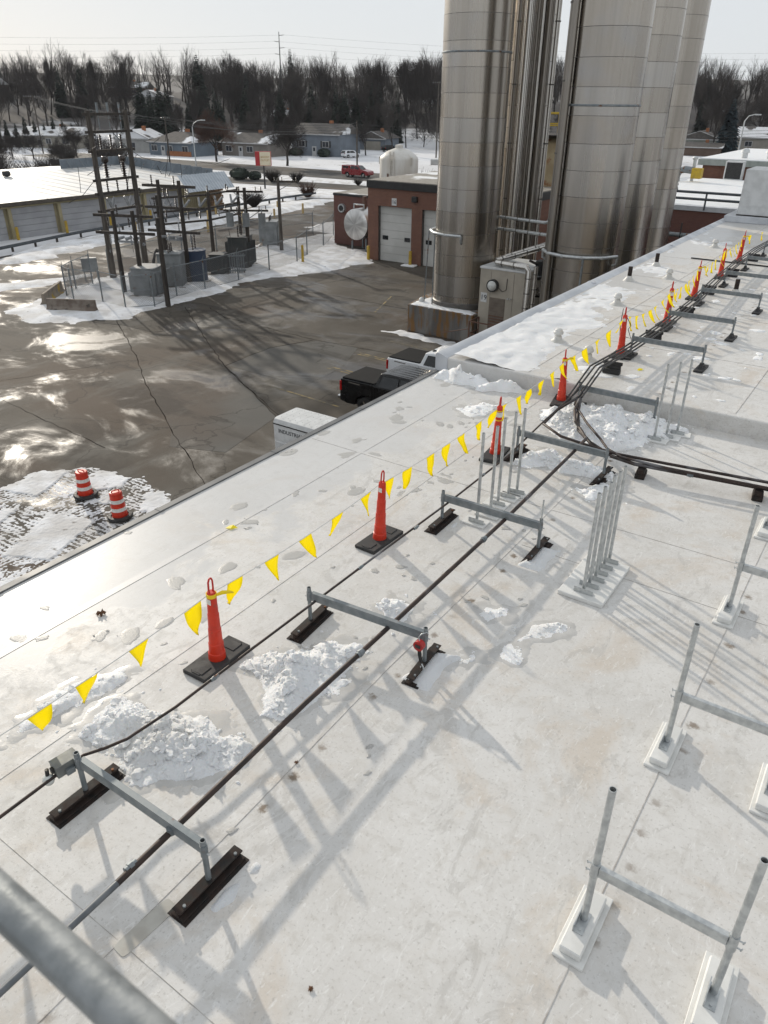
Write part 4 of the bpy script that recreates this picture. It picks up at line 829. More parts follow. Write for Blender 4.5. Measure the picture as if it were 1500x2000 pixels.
M['wire'] = pm('line_wire', (.03, .03, .03), (.05, .05, .05), 9, .5)
def insul(b, p, h=.5, r=.07, n=5):
    p = Vector(p); prof = []
    for k in range(n): prof += [(r*.45, k*h/n), (r, k*h/n+h/n*.35), (r*.45, k*h/n+h/n*.6)]
    b.lathe(prof+[(r*.3, h)], p, 8)
def Lz(z): return GZ+z
def polef(t, x, y, h, r=.17, mat='wood'): MB().cyl((x, y, 0), (x, y, h), r, r*.72, 12).build('post', M[mat], t, 40)
o = (-45.0, 33.4, GZ); t = thing('substation_frame', 'tall twin-pole substation frame with stacked crossbars and insulators', 'substation frame', o)
polef(t, 0, 0, 10.25, .21); polef(t, -.4, 3.2, 10.25, .21)
for i, z in enumerate((10.05, 9.05, 7.95, 6.25, 5.45, 4.4)): MB().box((-.2, 1.6, z), (.16, 4.0, .16), .12).build('crossbar', M['wood_d'], t)
b = MB()
for y in (.9, 1.7, 2.6): b.box((-.2, y, 10.4), (.1, .1, .6)); b.cyl((-.2, y, 9.1), (-.2, y, 10.0), .03, n=6)
b.build('switch_arm', M['galv_old'], t)
for y in (.8, 1.6, 2.4):
    b = MB(); insul(b, (-.2, y, 8.05), .85, .1, 6); b.build('insulator', M['porc'], t, 60); b = MB(); insul(b, (-.2, y, 5.5), .7, .09, 5); b.build('insulator', M['porc'], t, 60)
for y in (.9, 2.3):
    b = MB(); insul(b, (-.2, y, 6.35), 1.0, .2, 7); b.box((-.2, y, 7.45), (.3, .4, .35), 0, .05); b.build('bushing', M['porc'], t, 60)
    b = MB()
    for s in (-1, 1): b.cyl((-.2, y, 4.55), (-.2, y+s*.3, 5.15), .1, .07, 8)
    b.build('fuse_pair', M['porc_g'], t, 50)
b = MB(); b.cyl((-.2, .2, 5.4), (-.2, 1.4, 4.4), .03, n=6); b.cyl((-.4, 3.0, 8), (-.3, 1.9, 9.0), .03, n=6); b.build('brace', M['galv_old'], t)
b = MB(); b.tube([(-.5, 3.45, 9.5), (-.55, 3.5, 6.5), (-.5, 3.42, 3), (-.45, 3.4, .2)], .035, 6); b.build('down_cable', M['cable'], t, 60)
for z in (1.9,): MB().cyl((.17, -.02, z), (.19, -.02, z), .12, n=10).build('meter', M['porc_g'], t); MB().cyl((-.2, 3.1, z), (-.17, 3.08, z), .12, n=10).build('meter', M['porc_g'], t)
for (lab, p, q, h, zs) in (('short dark twin-pole switch frame between barrier and grey transformer', (-40.9, 31.0), (-39.7, 31.5), 5.0, (4.7, 3.7)), ('twin-pole switch frame above the blue transformer', (-39.8, 35.5), (-41.3, 35.1), 6.4, (6.05, 4.75, 3.3))):
    t = thing('switch_frame', lab, 'substation frame', (*p, GZ)); d = (q[0]-p[0], q[1]-p[1]); polef(t, 0, 0, h, .16, 'wood_d'); polef(t, *d, h, .16, 'wood_d'); a = math.atan2(d[1], d[0])
    for z in zs:
        MB().box((d[0]/2, d[1]/2, z), (3.9, .13, .16), a).build('crossbar', M['wood_d'], t)
        for k in range(4):
            u_ = -.3+k*.53; b = MB(); insul(b, (d[0]*u_, d[1]*u_, z+.08 if k % 2 else z-.65), .55, .07, 5); b.build('insulator', M['porc' if z > 4 else 'porc_g'], t, 60)
    b = MB(); b.box((d[0]*.5, d[1]*.5, zs[-1]-.5), (1.6, .12, .12), a)
    for k in range(3): c_ = (d[0]*(.1+.4*k), d[1]*(.1+.4*k), zs[-1]-.35); b.cyl(c_, (c_[0]+.45*math.cos(a+1.2), c_[1]+.45*math.sin(a+1.2), c_[2]+.05), .1, .08, 8)
    b.build('disconnect_switch', M['porc_g'], t, 50)
for lab, x, y, h, arms, mt in (('grey timber utility pole with a short crossarm beside the fence', -42.85, 48.4, 5.55, ((5.3, 1.9, .6),), 'wood'), ('dark timber pole carrying three grey transformers', -40.2, 41.8, 5.5, ((5.25, 2.6, .0), (4.0, 3.2, .0)), 'wood_d'), ('short bare timber pole at the substation gate', -36.2, 30.4, 5.0, (), 'wood_d')):
    t = thing('utility_pole', lab, 'utility pole', (x, y, GZ)); polef(t, 0, 0, h, .16, mt)
    for z, w_, off in arms:
        MB().box((off*.8, off*.55, z), (w_, .11, .13), .6).build('crossarm', M['wood_d'] if 'three' not in lab or z < 5 else M['rust'], t)
        for k in (-.45, -.15, .3, .45): b = MB(); insul(b, (off*.8+w_*k*.82, off*.55+w_*k*.56, z+.06), .28, .06, 3); b.build('insulator', M['porc'], t, 60)
        b = MB()
        for s in (-1, 1): b.cyl((off*.8+s*w_*.3*.82, off*.55+s*w_*.3*.56, z-.05), (0, 0, z-.65), .025, n=6)
        b.build('brace', M['galv_old'], t)
    if 'three' in lab:
        for k in (-1, 0, 1): b = MB(); b.cyl((k*1.15*.82+.1, k*1.15*.56-.15, 2.95), (k*1.15*.82+.1, k*1.15*.56-.15, 3.85), .26, n=14); insul(b, (k*1.15*.82+.1, k*1.15*.56-.15, 3.85), .3, .06, 3); b.build('transformer_can', M['tank_grey'], t, 40)
def transformer(label, c, d, mat, rz=0, bush=3, fins=True, tall=.55, round_=False):
    t = thing('transformer', label, 'transformer', (*c, GZ+.1), rz, 'substation transformers'); w_, l_, h = d
    MB().box((0, 0, -.03), (w_+.5, l_+.5, .14)).build('plinth', M['jersey_b'], t)
    b = MB()
    if round_: b.cyl((0, 0, .04), (0, 0, h), w_/2, n=24); b.cyl((0, 0, h), (0, 0, h+.06), w_/2+.04, n=24)
    else: b.box((0, 0, .04+h/2), (w_, l_, h), 0, .04); b.box((0, 0, h+.07), (w_+.08, l_+.08, .07), 0, .01)
    b.build('tank', mat, t, 40)
    if fins:
        for sd in (-1, 1):
            for k in range(6): MB().box((sd*(w_/2+.13), (k-2.5)*l_/6.5, h*.5), (.24, .045, h*.75), 0, .01).build('radiator_fin', mat, t)
    for k in range(bush): b = MB(); insul(b, (0, (k-(bush-1)/2)*l_/max(2, bush), h+.09), tall, .075, 5); b.build('bushing', M['porc'], t, 60)
    MB().box((0, -l_/2-.03, h*.45), (w_*.5, .05, h*.5), 0, .01).build('control_cabinet', mat, t)
    return t
transformer('low grey transformer with rusty lid and pipe radiators', (-39.3, 31.7), (1.5, 1.6, 1.6), M['tank_grey'], .5, 0)
transformer('pale grey square transformer with three bushings beside the short pole', (-40.0, 34.3), (1.5, 1.3, 2.0), M['tank_grey'], .6, 3, False)
transformer('dark blue round transformer with two tall bushings', (-39.9, 36.3), (1.45, 1.45, 1.95), M['tank_blue'], .6, 2, False, .9, True)
transformer('small transformer with upright cooling pipes', (-40.4, 38.9), (1.0, 1.1, 1.25), M['tank_dark'], .5, 0)
transformer('dark rusted transformer with two black bushings', (-40.9, 41.7), (1.4, 1.7, 2.05), M['tank_dark'], .5, 2, True, .8)
transformer('pale blue-grey cabinet transformer beside the timber pole', (-45.6, 50.2), (1.3, 1.5, 1.8), M['tank_grey'], .6, 3, True, .4)
t = thing('radiator_bank', 'free-standing bank of upright cooling pipes beside the dark transformer', 'radiator', (-39.3, 39.6, GZ+.1), .9)
for k in range(7): MB().cyl((k*.16-.5, 0, .0), (k*.16-.5, 0, 1.35), .045, n=8).build('cooling_pipe', M['galv_old'], t, 40)
b = MB(); b.cyl((-.6, 0, .2), (.6, 0, .2), .06, n=8); b.cyl((-.6, 0, 1.2), (.6, 0, 1.2), .06, n=8); b.build('header_pipe', M['galv_old'], t, 40)
t = thing('control_cabinet', 'grey control cabinet on two legs in the fence corner', 'cabinet', (-45.9, 32.3, GZ), .9)
MB().box((0, 0, 1.05), (1.0, .4, .9), 0, .02).build('box', M['tank_grey'], t); MB().box((0, -.205, 1.05), (.9, .02, .8), 0, .006).build('door', M['tank_grey'], t)
for x in (-.4, .4): MB().cyl((x, 0, 0), (x, 0, .62), .035, n=8).build('leg', M['galv_old'], t)
b = MB()
for k in range(5): b.tube([(-40.6+k*.06, 34.2+.05*k, GZ+2.1), (-40.9+k*.05, 33.8, GZ+2.2+.05*k), (-41.0+k*.05, 33.6, GZ+1.6), (-40.8+k*.05, 33.5, GZ+1.0)], .035, 6)
b.build('cable_bundle', M['cable'], None, 60, label='loop of thick black cables beside the pale grey transformer', cat='cable')
t = thing('bus_frame', 'low timber bus frame with grey switches behind the twin poles', 'substation frame', (-43.6, 36.8, GZ))
for q in ((0, 0), (1.2, 3.6), (.4, 7.4)): polef(t, *q, 5.2, .15, 'wood_d')
for z in (5.0, 4.1, 3.3):
    for a, c in (((0, 0), (1.2, 3.6)), ((1.2, 3.6), (.4, 7.4))): MB().cyl((a[0]-.15, a[1]-.3, z), (c[0]-.15, c[1]+.3, z), .07, n=6).build('bus_beam', M['wood_d'], t)
for k in range(9): b = MB(); insul(b, (-.1+.13*k, .2+.8*k, 5.05 if k % 2 else 3.4), .5, .08, 5); b.build('insulator', M['porc' if k % 3 else 'porc_g'], t, 60)
for k in range(5): b = MB(); b.cyl((.1+.2*k, .6+1.4*k, 4.2), (.5+.2*k, .9+1.4*k, 4.75), .09, .07, 8); b.cyl((.1+.2*k, .6+1.4*k, 4.2), (-.3+.2*k, .9+1.4*k, 4.75), .09, .07, 8); b.build('fuse_pair', M['porc_g'], t, 50)
b = MB(); rr_ = random.Random(3)
for k in range(26):
    p = Vector((-45.1+rr_.uniform(0, 5.2), 31.5+rr_.uniform(0, 9), GZ+rr_.uniform(2.2, 9.5))); q = p+Vector((rr_.uniform(-1.5, 1.5), rr_.uniform(-2.2, 2.2), rr_.uniform(-2.6, .2))); b.tube([p, (p+q)/2-Vector((0, 0, .25)), q], .018, 4)
b.build('jumper_wire', M['cable'], None, 60, label='slack jumper wires strung between the substation frames', cat='wire', kind='stuff')
# chain link fence
def mesh_mat():
    m, nt, bs = nodes('chain_link'); bs.inputs['Base Color'].default_value = (.2, .21, .22, 1); bs.inputs['Metallic'].default_value = .5; bs.inputs['Roughness'].default_value = .5
    def diag(rot):
        tc = N(nt, 'TexCoord'); mp = N(nt, 'Mapping'); mp.inputs['Rotation'].default_value = (0, R(rot), 0); nt.links.new(tc.outputs['Object'], mp.inputs[0])
        wv = N(nt, 'TexWave', wave_type='BANDS', bands_direction='X'); wv.inputs['Scale'].default_value = 3.2; nt.links.new(mp.outputs[0], wv.inputs['Vector']); return ramp(nt, wv.outputs['Fac'], .93, .97)
    nt.links.new(math_(nt, 'MAXIMUM', diag(45), diag(-45)), bs.inputs['Alpha']); return m
M['chain'] = mesh_mat()
FP = [(-44.9, 31.6), (-43.9, 29.6), (-42.9, 28.2), (-41.8, 27.9), (-39.8, 28.5), (-37.6, 28.4), (-36.7, 29.8), (-37.4, 32.2), (-37.5, 34.7), (-37.7, 38.0), (-38.2, 41.7), (-38.7, 45.4), (-40.0, 48.2), (-41.5, 52.2), (-44.5, 57.5)]
def fence(label, P, h):
    t = thing('chain_link_fence', label, 'fence', (*P[0], GZ)); o = Vector((*P[0], 0))
    for i, p in enumerate(P):
        q = Vector((*p, 0))-o; MB().cyl(q, q+Vector((0, 0, h)), .045, n=8).build('post', M['galv_old'], t, 40)
        b = MB(); b.cyl(q+Vector((0, 0, h)), q+Vector((.25, -.12, h+.28)), .02, n=6); b.build('barb_arm', M['galv_old'], t)
        if i:
            a = Vector((*P[i-1], 0))-o; b = MB(); b.cyl(a+Vector((0, 0, h-.05)), q+Vector((0, 0, h-.05)), .028, n=6); b.cyl(a+Vector((0, 0, .12)), q+Vector((0, 0, .12)), .018, n=6); b.cyl(a+Vector((0, 0, h*.55)), q+Vector((0, 0, h*.55)), .014, n=6); b.build('rail', M['galv_old'], t)
            d = q-a; L = d.length; pn = MB().box((L/2, 0, h/2), (L-.1, .006, h-.2)).build('mesh_panel', M['chain'], t); pn.location = a; pn.rotation_euler = (0, 0, math.atan2(d.y, d.x))
    return t
fence('chain link fence wrapped around the yard side of the substation', FP, 1.95)
fence('chain link fence along the road behind the substation', [(-45.5, 33.5), (-46.2, 37), (-46.4, 41), (-46.8, 45), (-47.5, 49), (-48, 53), (-46.5, 57)], 1.9)
def bollard(label, x, y, h=1.05, r=.09, mat='paint_b', grp='yellow bollards'):
    t = thing('bollard', label, 'bollard', (x, y, GZ), 0, grp); MB().lathe([(r, 0), (r, h-.05), (r*.8, h-.01), (r*.3, h)], n=12).build('post', M[mat], t, 50); MB().lathe([(r+.005, h*.5), (r+.005, h*.58)], n=12).build('collar', M[mat], t)
M['paint_b'] = pm('bollard_yellow', (.5, .33, .03), (.36, .24, .04), 3, .55, .7)
M['paint_t'] = pm('bollard_faded_yellow', (.5, .36, .14), (.4, .28, .12), 3, .6)
bollard('yellow bollard at the end of the substation fence', -38.3, 45.6, 1.35, .1)
for i, (x, y, h) in enumerate(((-59.4, 47.3, 1.1), (-60.0, 56.9, 1.1), (-55.2, 52.2, 1.0), (-56.1, 57.8, 1.4), (-63.3, 61.2, 1.2), (-61.0, 68.6, .9), (-56.8, 63.3, .9), (-56.3, 67.4, 1.1))): bollard('faded yellow bollard along the access road before the shed', x, y, h, .11, 'paint_t', 'faded bollards along the access road')
# guard rail before the shed
t = thing('guard_rail', 'low dark steel guard rail along the road before the long shed', 'guard rail', (-59.4, 33, GZ)); GP = [(-57, 24), (-59.4, 33), (-61.8, 43.2), (-62.6, 51.6), (-64.3, 62.4), (-65.2, 72), (-65.4, 81)]
M['rail_dark'] = pm('dark_guard_rail', (.07, .08, .09), (.1, .11, .12), 2, .5, .6, .4)
for a, c in zip(GP, GP[1:]):
    d = Vector((c[0]-a[0], c[1]-a[1], 0)); L = d.length; o = MB().extr([(-.03, .35), (.05, .4), (-.03, .47), (.05, .55), (-.03, .6), (-.06, .47)], 0, L, 0).build('rail', M['rail_dark'], t); o.location = (a[0]+59.4, a[1]-33, 0); o.rotation_euler = (0, 0, math.atan2(d.y, d.x))
    for k in range(int(L/2.5)): MB().box((a[0]+59.4+d.x*k*2.5/L-.1, a[1]-33+d.y*k*2.5/L, .28), (.14, .14, .56)).build('post', M['wood_d'], t)
# ================================================================ stainless silos
def steel(name, c1, c2, rough=.3, seed=0):
    m, nt, bs = nodes(name); bs.inputs['Metallic'].default_value = 1.0
    t = tex(nt, 1.0, 3, .5, (2.2, 2.2, .04)); t2 = tex(nt, 1.0, 3, .5, (9, 9, .06)); t3 = tex(nt, .5, 3)
    c = mixc(nt, ramp(nt, t, .2, .8), c1, c2); c = mixc(nt, ramp(nt, t2, .4, .8, 0, .22), c, (.24, .215, .185)); c = mixc(nt, ramp(nt, t3, .5, .75, 0, .3), c, (.33, .345, .375))
    nt.links.new(c, bs.inputs['Base Color']); nt.links.new(ramp(nt, t, .3, .7, rough-.02, rough+.05), bs.inputs['Roughness'])
    bs.inputs['Anisotropic'].default_value = .5; bs.inputs['Anisotropic Rotation'].default_value = .25
    bump(nt, bs, t, .06, .06); return m
ST = [steel('brushed_steel_warm', (.34, .308, .268), (.44, .405, .36), .24), steel('brushed_steel_cool', (.35, .33, .303), (.44, .418, .39), .26), steel('brushed_steel_dull', (.31, .284, .252), (.4, .37, .332), .24)]
M['steel_pipe'] = steel('polished_steel_pipe', (.5, .48, .45), (.62, .6, .57), .22)
M['steel_dark'] = steel('dark_steel_pipe', (.2, .18, .16), (.3, .28, .25), .3)
M['band'] = pm('dark_seam_band', (.09, .085, .08), (.14, .13, .12), 4, .5, .6, .5)
def silo(label, x, y, r, z0, z1, seed, rings=(), off=0, hc=1.0):
    rnd = random.Random(seed); t = thing('silo', label, 'silo', (x, y, z0), rnd.random()*6, 'stainless steel silos'); H = z1-z0; z = 0; i = 0; n = 72
    a0 = rnd.random()
    MB().lathe([(r+.05, 0), (r+.05, .25), (r, .3)], n=n).build('base_ring', M['band'], t, 30)
    z = .25+off
    if off > .05: MB().lathe([(r, .25), (r, z)], n=n).build('course', ST[seed % 3], t, 30)
    while z < H:
        h = min(hc, H-z); rr = r+(.006 if i % 2 else 0)
        MB().lathe([(rr, z+.008), (rr+.001, z+h-.006)], n=n).build('course', ST[(seed+rnd.choice((0, 0, 0, 1, 2))) % 3], t, 30)
        MB().lathe([(r+.009, z-.008), (r+.009, z+.01)], n=n).build('seam', M['band'], t, 30)
        z += h; i += 1
    MB().lathe([(r+.02, H), (r*.95, H+.25), (r*.6, H+.55), (.2, H+.75), (.05, H+.78)], n=n).build('roof_cone', ST[seed % 3], t, 40)
    for zz in rings: MB().lathe([(r+.012, zz-z0), (r+.03, zz-z0+.02), (r+.03, zz-z0+.06), (r+.012, zz-z0+.08)], n=n).build('stiffener', M['galv_old'], t, 30)
    return t
PZ = GZ+1.45
silo('stainless silo standing on the concrete plinth beside the numbered door 16', -19.38, 36.25, 1.6, PZ, 13.5, 0, (6.32,), .35, 1.03)
silo('polished silo tucked behind the one on the plinth', -19.6, 41.7, 1.6, PZ, 13.0, 1, (), .1)
silo('front stainless silo closest to the white roof with a pipe ring', -11.92, 33.12, 1.46, GZ+.3, 13.5, 1, (4.25,), .18, .98)
silo('stainless silo directly behind the one with the pipe ring', -12.4, 39.0, 1.46, GZ+.3, 13.2, 2, (), .25, .98)
silo('stainless silo at the end of the row before the brick wing', -13.05, 45.4, 1.46, GZ+.3, 13.0, 0, (), .5, .98)
# vertical pipes between the silos
def vpipe(label, x, y, r, z0, z1, mat, cl=True, grp='vertical pipes between the silos'):
    t = thing('riser_pipe', label, 'pipe', (x, y, z0), 0, grp); MB().cyl((0, 0, 0), (0, 0, z1-z0), r, n=24).build('tube', M[mat], t, 40)
    if cl:
        for k in range(int((z1-z0)/2.6)): MB().lathe([(r+.025, 1.3+k*2.6), (r+.025, 1.36+k*2.6)], n=20).build('clamp', M['band'], t)
vpipe('slim dark riser hugging the silo on the plinth', -18.55, 38.75, .11, GZ, 13, 'steel_dark')
vpipe('wide pale riser beside the plinth silo', -18.12, 38.95, .24, GZ, 13, 'steel_pipe', False)
vpipe('slim bronze riser next to the wide pale riser', -17.78, 39.2, .09, GZ, 13, 'steel_dark', False)
vpipe('medium steel riser in the middle of the pipe group', -17.6, 39.35, .12, GZ, 13, 'steel_pipe', False)
vpipe('polished riser with a golden glint', -17.28, 39.4, .2, GZ, 13, 'steel_dark', False)
vpipe('pale riser with dark clamps at the sky gap', -16.92, 39.55, .11, GZ, 13, 'steel_pipe')
for lab, x, y, r, m_ in (('dark conduit riser along the ringed silo', -13.25, 32.3, .05, 'steel_dark'), ('bright thin riser along the ringed silo', -13.12, 32.1, .035, 'steel_pipe'), ('square dark duct on the ringed silo', -12.95, 31.85, .13, 'steel_dark'), ('second dark conduit riser along the ringed silo', -13.4, 32.5, .05, 'steel_dark')): vpipe(lab, x, y, r, GZ, 13.2, m_, r < .06, 'risers on the ringed silo')
# pipe rings
def ring(label, cx_, cy_, r, z, a0, a1, drop, name='pipe_ring'):
    t = thing(name, label, 'pipe', (cx_, cy_, z)); n = 5; P = [(r*math.cos(R(a0+(a1-a0)*k/n)), r*math.sin(R(a0+(a1-a0)*k/n)), 0) for k in range(n+1)]
    MB().tube(P, .075, 10).build('tube', M['galv'], t, 50)
    for p in P[1:-1]: MB().lathe([(.085, -.04), (.085, .04)], p, 10).build('joint', M['galv'], t, 40)
    for k in drop: p = P[k]; MB().tube([p, (p[0], p[1], -.3), (p[0]*.9, p[1]*.9, -.38)], .06, 8).build('outlet', M['galv'], t, 50)
    for k in (1, 3): p = P[k]; MB().cyl(p, (p[0]*.82, p[1]*.82, 0), .03, n=6).build('bracket', M['galv_old'], t)
    return t
ring('galvanised pipe wrapping the plinth silo low down', -19.38, 36.25, 1.85, -1.5, 150, 290, (5,))
ring('galvanised pipe ring around the front silo', -11.92, 33.12, 1.72, -1.3, 205, 345, (0, 5))
MB().tube([(-21.0, 35.2, -1.5), (-21.05, 35.15, -3.5), (-21.1, 35.1, PZ)], .03, 6).build('drop_pipe', M['galv_old'], None, 50, label='thin drop pipe on the outer face of the plinth silo', cat='pipe')
MB().tube([(-20.4, 34.78, -1.5), (-20.4, 34.75, PZ)], .03, 6).build('drop_pipe', M['galv_old'], None, 50, label='thin drop pipe on the near face of the plinth silo', cat='pipe')
MB().tube([(-11.3, 31.5, -1.35), (-11.3, 31.5, GZ)], .05, 8).build('drop_pipe', M['galv_old'], None, 50, label='thick drop pipe below the ring on the front silo', cat='pipe')
MB().lathe([(.12, 0), (.16, .1), (.12, .22), (.03, .28)], n=12).build('vent_cap', M['white_metal'], None, 50, loc=(-21.2, 35.0, PZ), label='small white cap on the plinth at the foot of the silo', cat='vent')
# plinth
M['plinth'] = pm('stained_plinth_concrete', (.2, .19, .175), (.09, .085, .08), .9, .85, .9, 0, .4, 10, .02, stretch=(1.6, 1.6, .3), c3=(.16, .085, .03), s3=2.4, lo3=.46, hi3=.62)
b = MB(); b.prism([(-21.6, 34.25), (-17.6, 34.1), (-17.6, 39.6), (-21.9, 39.6), (-22.0, 36.6)], GZ, PZ-.004); o = b.build('concrete_plinth', M['plinth'], None, label='stained concrete plinth under the silo with rust streaks', cat='plinth')
md = o.modifiers.new('bev', 'BEVEL'); md.width = .04; md.segments = 2
def plsnow(x, y, d): return .06*max(-.5, min(1, (d+.12*noise.noise(Vector((x*3, y*3, 1))))/.12)) if math.hypot(x+19.38, y-36.25) > 1.62 else -.02
field([(-21.5, 34.3), (-17.7, 34.2), (-17.7, 34.75), (-20, 34.9), (-21.4, 36.4)], .07, plsnow, PZ).build('plinth_snow', M['snow_clean'], None, 60, False, label='thin snow lying on top of the concrete plinth', cat='snow', kind='stuff')
# pump cabinet 19
M['tan'] = pm('tan_panel', (.40, .36, .30), (.34, .31, .26), 1.2, .6, .7, c3=(.2, .15, .1), s3=1.5, lo3=.7, hi3=.8)
M['brown_metal'] = pm('brown_painted_steel', (.10, .05, .035), (.14, .075, .05), 3, .6)
M['screen'] = pm('louvre_screen', (.13, .105, .085), (.18, .15, .12), 2, .6)
t = thing('pump_house', 'tan panelled pump house numbered 19 with a round lamp and louvre', 'pump house', (-16.3, 34.5, GZ))
MB().box((0, 1.5, 1.88), (2.46, 3.0, 3.76), 0, .02).build('wall', M['tan'], t); MB().box((0, 1.5, 3.79), (2.52, 3.06, .1), 0, .015).build('roof', M['white_metal'], t)
for x in (-.62, .62): MB().box((x, -.003, 1.85), (.012, .012, 3.6)).build('panel_joint', M['band'], t)
b = MB(); b.cyl((-.45, -.02, 3.0), (-.45, -.22, 3.0), .3, n=24); la = b.build('flood_lamp', M['black'], t, 40); MB().lathe([(.25, 0), (.22, .07), (.12, .12), (.02, .14)], n=22).build('lens', M['glass_bulb'], la, 60).location = (-.45, -.2, 3.0); la.children[0].rotation_euler = (R(90), 0, 0)
MB().tube([(-.15, -.03, 2.9), (.05, -.03, 2.75), (.25, -.03, 2.85), (.27, -.03, 3.4)], .015, 6).build('lamp_cable', M['cable'], t)
sg = MB().box((-.95, -.008, 2.35), (.34, .016, .46)).build('number_sign', M['white_metal'], t); text('19', .36, (-.95, -.02, 2.23), (R(90), 0, 0), M['ink'], t, .003, 'numeral', 'CENTER')
MB().box((-.2, -.012, 1.55), (.86, .02, 1.7)).build('louvre_panel', M['screen'], t)
for k in range(12): MB().box((-.2, -.03, .8+k*.14), (.8, .03, .05)).build('louvre_slat', M['brown_metal' if k < 6 else 'screen'], t)
for x in (.38, .52): MB().cyl((x, 0, 2.45), (x, -.09, 2.45), .04, n=10).build('knob', M['galv'], t, 40)
t = thing('landing_railing', 'brown steel railing around the pump house landing', 'railing', (-16.6, 34.4, GZ))
for x, y in ((-.75, -1.1), (.75, -1.1), (.75, -.1), (-.75, -.1)): MB().box((x, y, .7), (.06, .06, 1.4)).build('post', M['brown_metal'], t)
for z in (.75, 1.37):
    b = MB(); b.box((0, -1.1, z), (1.5, .05, .05)); b.box((.75, -.6, z), (.05, 1.0, .05)); b.box((-.75, -.6, z), (.05, 1.0, .05)); b.build('rail', M['brown_metal'], t)
MB().box((0, -.6, .25), (1.5, 1.0, .06)).build('platform', M['rust'], t); MB().cyl((-.75, -1.1, 1.0), (-2.3, -1.1, .55), .025, n=6).build('handrail', M['brown_metal'], t)
# insulated pipes on the pump house and pipe bridge
def pline(label, pts, r, mat='steel_pipe', bands=0):
    t = thing('process_pipe', label, 'pipe', pts[0], 0, 'process pipes by the pump house'); o = Vector(pts[0]); MB().tube([Vector(p)-o for p in pts], r, 12).build('tube', M[mat], t, 50)
    for a, c in zip(pts, pts[1:]):
        a, c = Vector(a)-o, Vector(c)-o; L = (c-a).length
        for k in range(int(L/.7)): p = a+(c-a)*((k+.5)*.7/L); dd = (c-a).normalized(); MB().cyl(p-dd*.02, p+dd*.02, r+.012, n=12).build('strap', M['band'], t)
pline('insulated pipe bending down the side of the pump house', [(-16.8, 34.75, -2.55), (-15.1, 34.5, -2.55), (-14.95, 34.45, -2.7), (-14.95, 34.4, GZ)], .15)
pline('second insulated pipe running down beside the pump house', [(-14.65, 34.6, -2.5), (-14.65, 34.5, GZ)], .11)
pline('insulated pipe climbing from the pump house roof to the silos', [(-16.9, 34.8, -2.5), (-15.2, 37.6, -1.9), (-14.2, 39.3, -1.6)], .17)
pline('parallel insulated pipe above the pump house roof', [(-16.6, 35.2, -2.3), (-14.9, 38.0, -1.7)], .09)
pline('horizontal steel pipe between the risers', [(-18.2, 37.6, -.85), (-15.6, 37.4, -.9), (-14.9, 38.4, -.7)], .08, 'galv')
pline('lower horizontal steel pipe between the risers', [(-18.2, 37.5, -1.4), (-15.3, 37.3, -1.45)], .08, 'galv')
t = thing('valve_cluster', 'tangle of dark valves and cables between pump house and silo', 'valve cluster', (-14.6, 36, GZ)); rnd = random.Random(5)
MB().box((0, .6, 2.0), (.5, .5, 4.0)).build('column', M['rust'], t)
for k in range(14):
    z = 2.2+rnd.random()*2.4; x, y = rnd.uniform(-.7, .4), rnd.uniform(-.6, .9); b = MB(); b.cyl((x, y, z), (x+rnd.uniform(-.5, .5), y+rnd.uniform(-.4, .4), z+rnd.uniform(-.2, .2)), rnd.uniform(.04, .1), n=8); b.lathe([(.1, 0), (.14, .04), (.1, .09)], (x, y, z), 8); b.build('valve', M[rnd.choice(('rust', 'black', 'galv_old', 'steel_dark'))], t, 40)
MB().box((-.35, -.2, 3.75), (.3, .55, .9), 0, .03).build('motor', M['black'], t)
# tan rusty column with yellow platform far behind
M['tan_rust'] = pm('tan_rusting_paint', (.36, .3, .19), (.28, .22, .13), .8, .7, .8, 0, .2, 4, .02, c3=(.2, .07, .02), s3=1.1, lo3=.57, hi3=.66)
t = thing('old_tank', 'tan rust-streaked tank with a yellow railed platform behind the silos', 'tank', (-23.3, 55.3, GZ)); MB().lathe([(1.9, 0), (1.9, 8.5), (1.7, 8.7), (.3, 9.0)], n=36).build('shell', M['tan_rust'], t, 40)
MB().lathe([(1.9, 8.95), (2.5, 8.95), (2.5, 9.02), (1.9, 9.02)], n=24).build('platform', M['rust'], t)
for k in range(14): a = 2*math.pi*k/14; MB().cyl((2.4*math.cos(a), 2.4*math.sin(a), 9.0), (2.4*math.cos(a), 2.4*math.sin(a), 10.3), .045, n=6).build('rail_post', M['yellow_st'] if 'yellow_st' in M else M.setdefault('yellow_st', pm('yellow_steel', (.5, .34, .02), (.4, .27, .03), 3, .6)), t)
for z in (9.6, 10.3): MB().tube([(2.4*math.cos(2*math.pi*k/28), 2.4*math.sin(2*math.pi*k/28), z) for k in range(29)], .05, 6).build('rail', M['yellow_st'], t)
# ================================================================ brick garage, annex, tanks
def brick(name, a, c_, mortar=(.19, .16, .14)):
    m, nt, bs = nodes(name); tc = N(nt, 'TexCoord'); mp = N(nt, 'Mapping'); nt.links.new(tc.outputs['Object'], mp.inputs[0]); mp.inputs['Rotation'].default_value = (R(90), 0, 0)
    br = N(nt, 'TexBrick'); br.inputs['Scale'].default_value = 4.4; br.inputs['Mortar Size'].default_value = .012; br.inputs['Color1'].default_value = (*a, 1); br.inputs['Color2'].default_value = (*c_, 1); br.inputs['Mortar'].default_value = (*mortar, 1); br.inputs['Row Height'].default_value = .3; br.inputs['Brick Width'].default_value = .9
    nt.links.new(mp.outputs[0], br.inputs['Vector']); t = tex(nt, .8, 5); nt.links.new(mixc(nt, ramp(nt, t, .35, .75, 0, .5), br.outputs[0], (.13, .06, .045)), bs.inputs['Base Color']); bs.inputs['Roughness'].default_value = .85
    bump(nt, bs, br.outputs['Fac'], -.3, .01); return m
